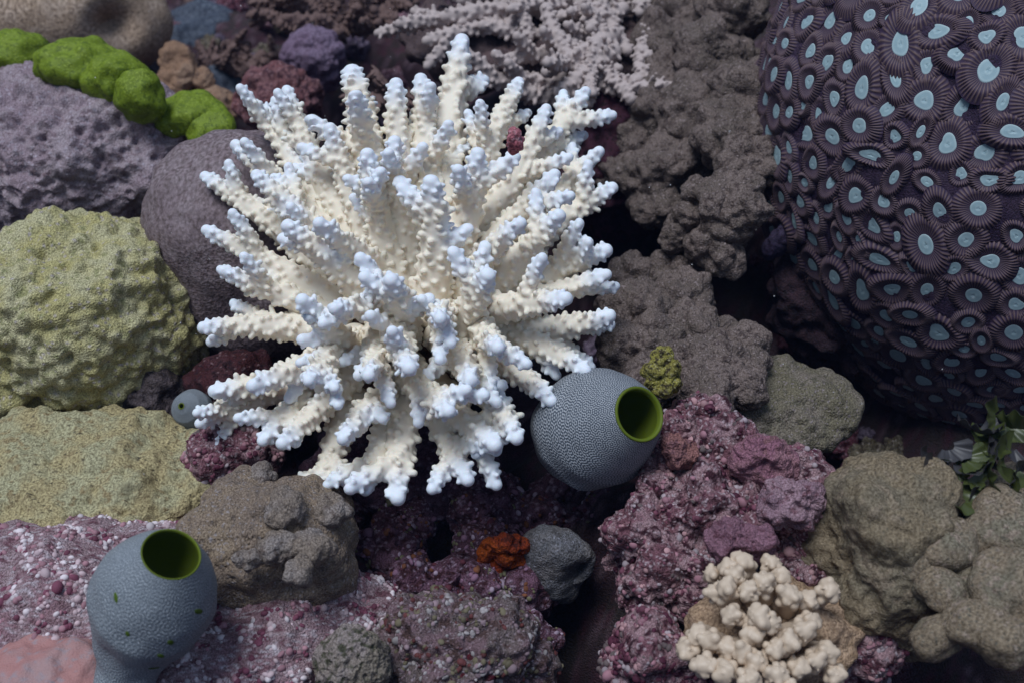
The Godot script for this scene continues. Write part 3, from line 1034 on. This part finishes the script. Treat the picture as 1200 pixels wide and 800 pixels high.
	for k in [[755, 365, 38, .91], [800, 350, 34, .92], [725, 360, 24, .92], [815, 385, 34, .89], [845, 390, 22, .89], [770, 405, 38, .88], [735, 405, 34, .885], [800, 425, 30, .86], [840, 430, 40, .85], [870, 405, 26, .87], [830, 460, 34, .835], [865, 450, 26, .84], [790, 320, 30, .97], [740, 320, 28, .98], [880, 425, 22, .86], [760, 440, 34, .86]]:
		var w := at(k[0], k[1], k[3])
		part("knob", body(Vector3(k[2], k[2] * 0.85, k[2]) * mpp(k[3]), [soft(30, 9, 97, 3), lumps(14, 7, 98), soft(4, 0.9, 99)], brown, 5, w), mats.coarse, kd, Transform3D(Basis.IDENTITY, w - kd.position))

func crusted_rocks() -> void:
	var C := func(r, g, b): return Color(r, g, b)
	var pinks := [C.call(0.07, 0.016, 0.032), C.call(0.15, 0.05, 0.075), C.call(0.30, 0.15, 0.18), C.call(0.38, 0.22, 0.23), C.call(0.34, 0.28, 0.30), C.call(0.12, 0.09, 0.09)]
	var pp := palette(C.call(0.20, 0.09, 0.105), C.call(0.38, 0.25, 0.255), C.call(0.055, 0.016, 0.026), 0.08, C.call(0.50, 0.40, 0.41), 0.30, 26, 10, 3.6, 60)
	var right := thing("crusted_rock", at(840, 640, 0.80), "pink and maroon crusted rock between the sea squirt and cream coral", "rock")
	var n := 0
	for k in [[845, 640, 0.80, 95], [800, 520, 0.80, 34], [815, 495, 0.81, 34], [850, 545, 0.785, 52], [905, 560, 0.775, 52], [795, 575, 0.78, 44], [830, 600, 0.755, 54], [885, 610, 0.75, 48], [935, 610, 0.755, 46], [765, 630, 0.77, 52], [800, 665, 0.75, 46], [775, 690, 0.755, 46], [955, 660, 0.745, 40], [742, 655, 0.80, 32], [985, 655, 0.755, 30]]:
		var w := at(k[0], k[1], k[2])
		var o := part("lump", body(Vector3(k[3], k[3] * 0.85, k[3] * 0.8) * mpp(k[2]), [soft(40, 16, 101, 4), lumps(17, 9, 102), lumps(7, 3.5, 103), pits(12, 8, 104), soft(3.5, 1.2, 100)], pp, 5, w), mats.rock, right, Transform3D(Basis.IDENTITY, w - right.position))
		crust(o, "crust_nodules", 170, Vector2(0.6, 1.9), pinks, 20 + n, -0.3, 0.0)
		n += 1
	var lp := palette(C.call(0.31, 0.19, 0.205), C.call(0.37, 0.275, 0.28), C.call(0.17, 0.08, 0.095), 0.16, C.call(0.54, 0.48, 0.49), 0.24, 40, 9, 3.4, 64)
	var left := rock("crusted_rock", 150, 734, 0.765, Vector3(330, 86, 128), [soft(90, 20, 105, 4), lumps(40, 8, 106), lumps(9, 2.6, 107), pits(14, 4, 108)], lp, mats.rock, 6, "pale pink crusted rock shelf around the foot of the grey sea squirt", "rock", Vector3(0, 0, -4))
	crust(left, "crust_nodules", 3600, Vector2(0.8, 2.0), [C.call(0.16, 0.05, 0.08), C.call(0.34, 0.18, 0.21), C.call(0.5, 0.38, 0.40), C.call(0.6, 0.53, 0.55)], 12, 0.0, -0.05)
	var low := rock("crusted_rock", 765, 775, 0.72, Vector3(52, 52, 40), [soft(50, 20, 144, 4), lumps(22, 10, 145), lumps(9, 4, 146)], pp, mats.rock, 5, "pale pink crusted lump at the foot of the cream coral", "rock")
	crust(low, "crust_nodules", 500, Vector2(0.8, 2.2), pinks, 16, -0.3, -0.1)
	var low2 := rock("crusted_rock", 1000, 770, 0.735, Vector3(48, 70, 36), [soft(50, 18, 147, 4), lumps(22, 8, 148), lumps(9, 3, 149)], pp, mats.rock, 5, "pink crusted ridge between the cream coral and the olive mound", "rock")
	crust(low2, "crust_nodules", 500, Vector2(0.8, 2.0), pinks, 17, -0.3, -0.1)
	rock("peach_crust", 40, 800, 0.70, Vector3(112, 46, 70), [soft(40, 8, 109, 3), soft(8, 1, 110)], palette(C.call(0.290, 0.149, 0.132), C.call(0.271, 0.175, 0.162), C.call(0.238, 0.185, 0.185), 0.2), mats.smooth, 5, "smooth peach pink crust lump left of the grey sea squirt", "coralline crust")
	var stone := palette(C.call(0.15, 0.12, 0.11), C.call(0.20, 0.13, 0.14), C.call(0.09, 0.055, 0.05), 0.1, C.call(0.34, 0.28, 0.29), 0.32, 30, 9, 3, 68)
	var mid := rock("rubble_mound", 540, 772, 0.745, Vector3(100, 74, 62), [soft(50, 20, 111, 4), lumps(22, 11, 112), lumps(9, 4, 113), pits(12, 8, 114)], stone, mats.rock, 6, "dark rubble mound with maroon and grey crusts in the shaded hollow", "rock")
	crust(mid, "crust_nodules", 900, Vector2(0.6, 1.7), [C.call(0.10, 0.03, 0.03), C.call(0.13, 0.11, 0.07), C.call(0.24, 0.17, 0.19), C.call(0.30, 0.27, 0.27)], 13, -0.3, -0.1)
	rock("striped_rock", 415, 778, 0.70, Vector3(44, 50, 40), [soft(30, 6, 115, 3), ridge(7, 2.2, 116)], palette(C.call(0.24, 0.21, 0.16), C.call(0.30, 0.26, 0.23), C.call(0.08, 0.08, 0.05), 0.1), mats.coarse, 5, "small ribbed grey rock beside the dark rubble mound", "rock")
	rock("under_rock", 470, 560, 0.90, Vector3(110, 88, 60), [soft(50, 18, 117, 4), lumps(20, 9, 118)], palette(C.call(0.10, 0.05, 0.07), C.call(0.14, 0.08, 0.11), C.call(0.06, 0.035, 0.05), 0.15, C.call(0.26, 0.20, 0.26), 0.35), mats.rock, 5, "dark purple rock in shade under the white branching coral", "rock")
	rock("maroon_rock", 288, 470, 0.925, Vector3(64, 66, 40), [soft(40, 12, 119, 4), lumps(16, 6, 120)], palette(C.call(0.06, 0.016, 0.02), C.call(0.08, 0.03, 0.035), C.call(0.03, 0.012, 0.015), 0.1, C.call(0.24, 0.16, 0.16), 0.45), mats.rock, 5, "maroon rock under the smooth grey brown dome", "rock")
	var bl := rock("crusted_rock", 268, 545, 0.85, Vector3(56, 60, 40), [soft(40, 12, 121, 4), lumps(14, 5, 122)], pp, mats.rock, 5, "small mauve crusted rock below the little grey round sea squirt", "rock")
	crust(bl, "crust_nodules", 500, Vector2(0.8, 2.0), pinks, 15, -0.2, -0.1)
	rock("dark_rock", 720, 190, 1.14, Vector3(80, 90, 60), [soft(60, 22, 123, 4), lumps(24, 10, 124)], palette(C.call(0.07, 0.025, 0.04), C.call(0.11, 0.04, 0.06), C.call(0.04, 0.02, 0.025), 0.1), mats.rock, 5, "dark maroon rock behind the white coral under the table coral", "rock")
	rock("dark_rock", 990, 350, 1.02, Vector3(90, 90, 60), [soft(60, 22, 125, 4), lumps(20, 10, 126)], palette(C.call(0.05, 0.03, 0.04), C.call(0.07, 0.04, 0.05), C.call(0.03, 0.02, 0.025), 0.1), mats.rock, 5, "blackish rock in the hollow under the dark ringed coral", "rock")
	rock("back_rock", 160, 470, 0.93, Vector3(70, 50, 40), [soft(40, 12, 127, 4), lumps(16, 5, 128)], palette(C.call(0.10, 0.08, 0.07), C.call(0.16, 0.13, 0.13), C.call(0.05, 0.04, 0.04), 0.1), mats.rock, 5, "dark stone wedged under the yellow green coral boulder", "rock")
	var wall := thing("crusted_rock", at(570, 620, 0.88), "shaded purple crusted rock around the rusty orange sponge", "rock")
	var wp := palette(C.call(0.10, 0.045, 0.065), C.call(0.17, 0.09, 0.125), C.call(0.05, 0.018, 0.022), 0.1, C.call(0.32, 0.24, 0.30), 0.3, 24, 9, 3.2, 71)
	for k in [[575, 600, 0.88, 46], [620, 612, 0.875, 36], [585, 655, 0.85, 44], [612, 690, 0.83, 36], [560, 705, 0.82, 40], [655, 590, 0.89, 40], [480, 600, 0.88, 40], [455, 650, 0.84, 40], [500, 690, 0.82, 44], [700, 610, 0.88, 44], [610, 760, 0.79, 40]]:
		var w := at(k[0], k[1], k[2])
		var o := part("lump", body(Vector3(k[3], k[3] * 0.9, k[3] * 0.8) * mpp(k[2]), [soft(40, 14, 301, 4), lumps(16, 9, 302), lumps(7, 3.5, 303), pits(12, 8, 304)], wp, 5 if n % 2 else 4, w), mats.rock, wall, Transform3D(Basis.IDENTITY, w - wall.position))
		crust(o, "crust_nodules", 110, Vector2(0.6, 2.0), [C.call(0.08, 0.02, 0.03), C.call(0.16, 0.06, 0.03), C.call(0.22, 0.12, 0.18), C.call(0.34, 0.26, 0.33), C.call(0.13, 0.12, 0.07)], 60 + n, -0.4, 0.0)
		n += 1
	# sponge colours in the crevices
	rock("orange_sponge", 592, 650, 0.815, Vector3(28, 33, 12), [soft(20, 6, 131, 3), lumps(8, 3, 132), pits(9, 4, 133)], palette(C.call(0.30, 0.06, 0.008), C.call(0.20, 0.03, 0.006), C.call(0.08, 0.015, 0.008), 0.15), mats.coarse, 5, "rusty orange sponge in the crevice below the white coral", "sponge")
	rock("red_sponge", 192, 352, 0.945, Vector3(17, 34, 18), [soft(20, 5, 134, 3)], palette(C.call(0.28, 0.035, 0.012), C.call(0.2, 0.02, 0.01), C.call(0.12, 0.02, 0.01), 0.15), mats.grain, 4, "red sponge wedged between yellow green coral and brown dome", "sponge", Vector3(0, 0, 25))
	rock("maroon_sponge", 548, 782, 0.715, Vector3(46, 16, 18), [soft(20, 6, 135, 3), lumps(9, 2, 136)], palette(C.call(0.085, 0.008, 0.016), C.call(0.06, 0.006, 0.012), C.call(0.04, 0.01, 0.012), 0.1, C.call(0.16, 0.07, 0.08), 0.35), mats.grain, 4, "deep red sponge crust on the dark rubble mound", "sponge")
	rock("pink_lump", 794, 526, 0.765, Vector3(21, 18, 16), [soft(16, 7, 137), lumps(9, 3, 134), soft(4, 0.8, 133)], palette(C.call(0.294, 0.140, 0.119), C.call(0.252, 0.126, 0.119), C.call(0.210, 0.105, 0.112), 0.2), mats.rock, 5, "smooth salmon pink crust lump right of the mazed sea squirt", "coralline crust")
	rock("pink_lump", 895, 545, 0.75, Vector3(34, 44, 20), [soft(20, 5, 138), lumps(12, 5, 139), lumps(5, 2, 136), pits(9, 4, 135)], palette(C.call(0.36, 0.19, 0.21), C.call(0.30, 0.14, 0.18), C.call(0.24, 0.12, 0.13), 0.2), mats.rock, 5, "long dusky pink crust ridge below the olive crust coral", "coralline crust", Vector3(0, 0, 30))
	rock("pink_lump", 927, 590, 0.72, Vector3(33, 34, 22), [lumps(7, 4, 140), soft(20, 9, 141), pits(12, 4, 135)], palette(C.call(0.36, 0.24, 0.265), C.call(0.31, 0.20, 0.23), C.call(0.22, 0.11, 0.13), 0.15), mats.rock, 5, "pale mauve warty crust lump above the cream coral", "coralline crust")
	rock("pink_lump", 868, 632, 0.70, Vector3(40, 20, 20), [lumps(10, 4, 142), soft(20, 9, 143), lumps(5, 2, 136), pits(9, 4, 135)], palette(C.call(0.28, 0.15, 0.185), C.call(0.23, 0.12, 0.15), C.call(0.16, 0.07, 0.09), 0.15), mats.rock, 5, "mauve crust ledge touching the top of the cream coral", "coralline crust")
	# cushions of green between the grey mound and the tan boulder
	var gp := palette(C.call(0.10, 0.145, 0.007), C.call(0.13, 0.185, 0.014), C.call(0.07, 0.105, 0.006), 0.1, C.call(0.19, 0.25, 0.03), 0.3, 22, 6, 2)
	var k := 0
	for g in [[12, 60, 46, 22, 1.10, "dull green cushion at the foot of the tan boulder coral"], [92, 74, 52, 27, 1.045, "big bright green cushion on the rough grey mound"], [134, 92, 40, 30, 1.03, "green cushion sloping down the rough grey mound"], [164, 114, 30, 36, 1.015, "tall green cushion at the edge of the rough grey mound"], [222, 134, 44, 23, 1.05, "rounded green cushion behind the brown dome coral"], [246, 154, 30, 22, 1.04, "small green cushion tucked against the brown dome coral"]]:
		var o: Node = rock("green_alga", g[0], g[1], g[4], Vector3(g[2], g[3], g[2] * 0.8), [soft(34, 6, 160, 2), soft(2.5, 0.3, 170 + k)], gp, mats.smooth, 5, g[5], "alga")
		o.set_meta("group", "bright green cushions")
		k += 1

func back_corals() -> void:
	# flat branching coral behind, and darker ones in the distance
	var kinds := []
	for k in 4: kinds.append(branch(500 + k, 90, 7.0, 5.2, 1.35, 2.5, 3.3, 1 + k % 3, Color(1, 1, 1), Color(1, 1, 1), 1.3, 0.16))
	rng.seed = 31
	var c := thing("table_coral", at(640, 70, 1.12), "flat mauve brown branching table coral behind the white coral", "coral")
	var heart := at(760, 20, 1.2)
	for k in [[468, 28, 560, 22], [500, 48, 600, 30], [520, 20, 640, 10], [565, 30, 660, 40], [598, 68, 690, 60], [560, 92, 660, 92], [655, 110, 720, 60], [690, 122, 700, 50], [740, 118, 690, 70], [720, 108, 660, 60], [640, 85, 720, 40], [670, 55, 730, 10], [655, 20, 740, 10], [700, 30, 700, -40], [735, 60, 690, -20], [610, 5, 720, -10], [580, -10, 690, -20], [750, 15, 760, -60], [540, 0, 640, -15], [676, 80, 640, 10], [715, 75, 680, 0], [620, 45, 600, -20], [750, 95, 760, 30], [600, 105, 680, 110]]:
		var d: float = 1.10 - 0.0006 * (k[1] - 60) + rng.randf_range(-0.01, 0.01)
		var tip := at(k[0], k[1], d)
		var foot := at(k[2], k[3], d + 0.03)
		place_branch(c, kinds[rng.randi() % 4], foot, tip, 90, rng.randf_range(0.85, 1.15), rng.randf() * TAU, mats.table_coral)
	var pal := palette(Color(0.12, 0.085, 0.085), Color(0.16, 0.11, 0.105), Color(0.07, 0.05, 0.05), 0.15)
	part("base", body(Vector3(0.16, 0.03, 0.10), [soft(60, 20, 201, 4), lumps(20, 8, 202)], pal, 5, at(650, 45, 1.2)), mats.rock, c, Transform3D(Basis.IDENTITY, at(650, 45, 1.2) - c.position))
	for g in [[400, 25, 1.35, 95, 60, 26, "dark brown bushy coral left of the table coral"], [440, 125, 1.12, 40, 30, 12, "small reddish brown coral sprig behind the white coral top"], [285, 85, 1.42, 55, 42, 14, "blurred brown coral bush beyond the reddish rock"], [245, 5, 1.7, 90, 30, 14, "faint brown branching coral far off in blue water"]]:
		var o := thing("bushy_coral", at(g[0], g[1], g[2]), g[6], "coral")
		var m := mpp(g[2])
		for k in int(g[5]):
			var ang := rng.randf() * TAU
			var up := Vector3(cos(ang), rng.randf_range(0.25, 1.3), sin(ang)).normalized()
			var tip: Vector3 = o.position + Vector3(up.x * g[3], up.y * g[4], up.z * g[3] * 0.7) * m
			var foot: Vector3 = o.position + Vector3(up.x * g[3], -g[4] * 0.3, up.z * g[3] * 0.6) * m * 0.3
			place_branch(o, kinds[k % 4], foot, tip, 90, rng.randf_range(0.8, 1.1), rng.randf() * TAU, mats.brown_coral)
	var C := func(r, g, b): return Color(r, g, b)
	rock("mauve_lump", 368, 72, 1.28, Vector3(34, 40, 30), [soft(30, 8, 203, 3), lumps(14, 5, 204)], palette(C.call(0.20, 0.14, 0.20), C.call(0.24, 0.18, 0.25), C.call(0.13, 0.09, 0.13), 0.2), mats.coarse, 5, "blurred mauve lump of coral behind the white coral", "coral")
	rock("reddish_rock", 330, 120, 1.2, Vector3(46, 40, 40), [soft(40, 14, 205, 4), lumps(16, 8, 206), pits(14, 6, 207)], palette(C.call(0.22, 0.09, 0.09), C.call(0.26, 0.13, 0.13), C.call(0.09, 0.04, 0.05), 0.1, C.call(0.36, 0.22, 0.22), 0.35), mats.rock, 5, "reddish crusted rock behind the tip of the brown dome", "rock")
	var f := thing("finger_coral", at(220, 95, 1.3), "tan stubby finger coral beside the tan boulder coral", "coral")
	var fp := palette(C.call(0.32, 0.20, 0.12), C.call(0.38, 0.26, 0.17), C.call(0.24, 0.15, 0.10), 0.2)
	for k in [[205, 68, 20], [212, 90, 24], [235, 92, 16], [200, 105, 22], [255, 122, 24], [272, 128, 14], [235, 118, 18]]:
		var w := at(k[0], k[1], 1.28)
		part("finger", body(Vector3(k[2], k[2] * 0.8, k[2]) * mpp(1.28), [soft(25, 7, 208), lumps(12, 3, 209)], fp, 4, w), mats.coarse, f, Transform3D(Basis.IDENTITY, w - f.position))
	var haze_pal := palette(C.call(0.09, 0.115, 0.15), C.call(0.12, 0.145, 0.18), C.call(0.05, 0.065, 0.09), 0.1, C.call(0.2, 0.24, 0.28), 0.4)  # blue of the water haze, painted into the colour of the far boulders
	var far_labels := ["boulder with painted blue haze far off between tan boulder and brown coral", "low stone painted with blue water haze in the far gap", "boulder tinted with painted haze at the back of the gap", "far dark boulder behind the bushy brown coral", "far dark boulder behind the table coral"]
	var n := 0
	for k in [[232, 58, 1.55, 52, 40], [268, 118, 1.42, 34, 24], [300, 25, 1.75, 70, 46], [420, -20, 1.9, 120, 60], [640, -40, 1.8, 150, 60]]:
		rock("far_boulder", k[0], k[1], k[2], Vector3(k[3], k[4], k[3]), [soft(80, 26, 211, 4), lumps(40, 14, 212)], haze_pal, mats.rock, 5, far_labels[n], "rock")
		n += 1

func small_things() -> void:
	var m := mpp(0.79)
	var P := func(a, m): 
		var out := []
		for k in a: out.append(Vector2(k[0], k[1]) * m)
		return out
	# mazed round sea squirt under the right of the white coral
	var toward := -cam_fwd
	var axis: Vector3 = cam_right * 52 + cam_up * 27 + toward * 100
	squirt("sea_squirt", at(694, 503, 0.795), axis, P.call([[0, -78], [30, -72], [58, -46], [72, -8], [69, 24], [58, 54], [45, 80], [31.5, 102]], m), 31.3 * m, 4.2 * m, 110 * m, mats.tunic, "round grey sea squirt with a fine white maze pattern and green mouth", Vector3.ZERO, 0.0028)
	m = mpp(0.69)
	var tall := squirt("sea_squirt", at(172, 716, 0.685), Vector3(0.46, 1, 0.05), P.call([[0, -150], [30, -138], [35, -115], [34, -90], [38, -62], [50, -34], [67, -2], [73, 26], [67, 58], [56, 84], [44, 104], [33, 121]], m), 32.8 * m, 2.2 * m, 105 * m, mats.tunic_smooth, "tall smooth blue grey sea squirt with green mouth on pink shelf", Vector3(0.004, 0, 0.07), 0.0032)
	var green := plain("green_fleck", Color(0.07, 0.12, 0.01), 0.7)
	for g in [[138, 700, 3, 6, 0.2], [232, 718, 3, 8, 0.6], [197, 752, 3.5, 5, 0.2], [190, 770, 3, 5, 0.5], [180, 782, 2.5, 9, 0.5], [150, 745, 2.5, 4, 0.0]]:
		# a fleck lies on the tunic where the sight line to it meets the skin
		var sheath := (tall.get_child(0) as MeshInstance3D).mesh.surface_get_arrays(0)
		var vs: PackedVector3Array = sheath[Mesh.ARRAY_VERTEX]
		var ns: PackedVector3Array = sheath[Mesh.ARRAY_NORMAL]
		var best := -1
		var dist := 1e9
		for q in vs.size():
			var p := tall.position + vs[q] - Vector3(0, CAM_Y, 0)
			if ns[q].dot(p) > 0.0: continue
			var dd := p.dot(cam_fwd)
			var off := Vector2(600 + p.dot(cam_right) / dd / HALF * 400 - g[0], 400 - p.dot(cam_up) / dd / HALF * 400 - g[1]).length_squared()
			if off < dist:
				dist = off
				best = q
		var sp := SphereMesh.new()
		sp.radial_segments = 12
		sp.rings = 6
		part("green_fleck", sp, green, tall, Transform3D(frame(ns[best]) * Basis(Vector3.UP, g[4]) * Basis.from_scale(Vector3(g[2], 0.8, g[3]) * 2.0 * m), vs[best]))
	m = mpp(0.88)
	squirt("sea_squirt", at(226, 480, 0.88), Vector3(-0.25, 0.8, 0.6), P.call([[0, -24], [14, -20], [23, -6], [24, 6], [18, 18], [9, 25], [4, 27]], m), 4.0 * m, 1.4 * m, 10 * m, mats.tunic_smooth, "little round grey sea squirt beside the maroon rock", Vector3.ZERO, 0.001)
	# cream nubbly coral
	var c := thing("nubbly_coral", at(905, 745, 0.715), "cream coral of short rounded nubs on the pink crusted rock", "coral")
	var pal := palette(Color(0.40, 0.28, 0.17), Color(0.46, 0.33, 0.21), Color(0.32, 0.22, 0.13), 0.2)
	part("base", body(Vector3(98, 62, 62) * mpp(0.715), [lumps(14, 5, 221), soft(30, 8, 222)], pal, 5, c.position), mats.grain, c)
	var kinds := []
	for k in 5: kinds.append(nub(700 + k))
	rng.seed = 8
	for k in [[850, 660, .68], [868, 655, .685], [830, 668, .685], [905, 655, .685], [920, 672, .675], [850, 685, .665], [875, 690, .66], [895, 680, .665], [835, 692, .67], [925, 695, .665], [975, 690, .675], [950, 700, .67], [855, 720, .655], [890, 722, .65], [905, 728, .648], [945, 740, .65], [925, 750, .645], [815, 745, .66], [830, 752, .655], [850, 760, .65], [870, 765, .645], [885, 775, .64], [800, 760, .66], [960, 775, .645], [975, 765, .65], [940, 785, .64], [910, 790, .635], [850, 790, .64], [825, 780, .645], [985, 795, .645], [955, 725, .66], [880, 742, .65], [880, 800, .63], [925, 810, .63], [860, 672, .672], [912, 760, .64]]:
		var tip := at(k[0], k[1], k[2])
		var dir: Vector3 = (tip - c.position).normalized() + Vector3(0, 0.5, 0.25) + Vector3(rng.randf() - 0.5, 0, rng.randf() - 0.5) * 0.5
		var b := frame(dir, rng.randf() * TAU).scaled_local(Vector3.ONE * 0.001 * rng.randf_range(0.70, 0.9))
		part("nub", kinds[rng.randi() % 5], mats.cream, c, Transform3D(b, tip - c.position - dir.normalized() * 0.016))
	# yellow green tuft
	var C := func(r, g, b): return Color(r, g, b)
	var tuft := thing("lichen_tuft", at(775, 438, 0.80), "yellow green lumpy tuft beside the mazed sea squirt's mouth", "alga")
	var tp := palette(C.call(0.30, 0.28, 0.06), C.call(0.22, 0.20, 0.05), C.call(0.05, 0.04, 0.02), 0.1, C.call(0.42, 0.40, 0.2), 0.35, 14, 5, 2)
	for k in [[776, 420, 13], [768, 436, 14], [784, 434, 13], [776, 450, 14], [788, 448, 10], [764, 448, 9]]:
		var w := at(k[0], k[1], 0.795)
		part("lobe", body(Vector3(k[2], k[2], k[2]) * mpp(0.795), [lumps(7, 3, 231), soft(10, 4, 232)], tp, 4, w), mats.coarse, tuft, Transform3D(Basis.IDENTITY, w - tuft.position))
	# leafy alga under the ringed coral
	var leafy := thing("leafy_alga", at(1140, 545, 0.76), "dark green leafy alga between the ringed coral and tan knobs", "alga")
	rng.seed = 19
	for k in [[1128, 535, 22, 0], [1150, 545, 26, 1], [1100, 555, 26, 1], [1120, 575, 28, 0], [1170, 515, 26, 0], [1185, 540, 28, 0], [1145, 505, 24, 1], [1175, 490, 28, 0], [1195, 505, 30, 0], [1110, 520, 22, 1], [1090, 535, 18, 1], [1160, 560, 24, 0], [1195, 560, 24, 1], [1140, 525, 20, 0], [1120, 545, 16, 0], [1165, 530, 18, 1], [1108, 565, 16, 0], [1180, 570, 18, 0], [1150, 575, 16, 1], [1135, 555, 18, 0], [1188, 520, 18, 1], [1160, 500, 16, 0]]:
		var w := at(k[0], k[1], 0.70 + 0.0003 * (560 - k[1]))
		var grow := Vector3(rng.randf_range(-1.0, 0.7), rng.randf_range(-0.6, 0.5), rng.randf_range(-0.2, 0.8)).normalized()
		var face := (Vector3(rng.randf_range(-0.5, 0.5), 0.75, rng.randf_range(0.3, 1.0))).normalized()
		var sx := grow.cross(face).normalized()
		var b := Basis(sx, grow, sx.cross(grow)).scaled_local(Vector3.ONE * k[2] * 1.05 * mpp(0.74))
		part("blade", blade(800 + (int(k[0]) % 6)), mats.leaf if k[3] == 0 else mats.leaf_grey, leafy, Transform3D(b, w - leafy.position))
	# grey plate in the hollow
	rock("plate_coral", 660, 664, 0.82, Vector3(54, 56, 30), [soft(40, 5, 241), lumps(11, 2.2, 242)], palette(C.call(0.13, 0.135, 0.14), C.call(0.17, 0.165, 0.16), C.call(0.09, 0.09, 0.09), 0.2, C.call(0.26, 0.27, 0.30), 0.4), mats.coarse, 5, "grey rounded plate coral in the dark hollow under the sea squirt", "coral", Vector3(0, -25, 0), [[Vector3(0.022, 0.0, 0.024), 0.026, 0.03], [Vector3(0.03, -0.02, 0.01), 0.02, 0.02]])
	# pink tuft caught in the white branches
	rock("pink_tuft", 603, 166, 0.80, Vector3(8, 14, 7), [lumps(5, 4, 243), soft(8, 3, 244)], palette(C.call(0.45, 0.17, 0.19), C.call(0.36, 0.10, 0.12), C.call(0.55, 0.32, 0.34), 0.2), mats.grain, 4, "small pink tuft caught among the white coral branches", "alga")
	# specks adrift in the water
	var snow := MultiMesh.new()
	snow.transform_format = MultiMesh.TRANSFORM_3D
	var ball := SphereMesh.new()
	ball.radius = 0.5
	ball.height = 1.0
	ball.radial_segments = 8
	ball.rings = 4
	ball.material = plain("speck", Color(0.6, 0.6, 0.6), 0.8)
	snow.mesh = ball
	snow.instance_count = 170
	rng.seed = 4
	for k in 170:
		var p := Vector3(rng.randf_range(-0.55, 0.55), rng.randf_range(0.02, 0.3), rng.randf_range(-1.2, -0.35))
		var sz := 0.0005 * rng.randf_range(0.6, 1.8)
		snow.set_instance_transform(k, Transform3D(Basis.from_euler(Vector3(rng.randf(), rng.randf(), rng.randf()) * TAU).scaled_local(Vector3(sz, sz, sz * rng.randf_range(1, 2))), p))
	var drift := MultiMeshInstance3D.new()
	drift.name = "drifting_specks"
	drift.multimesh = snow
	add_child(drift)
	tag(drift, "tiny white specks drifting in the water over the reef", "specks", "", "stuff")
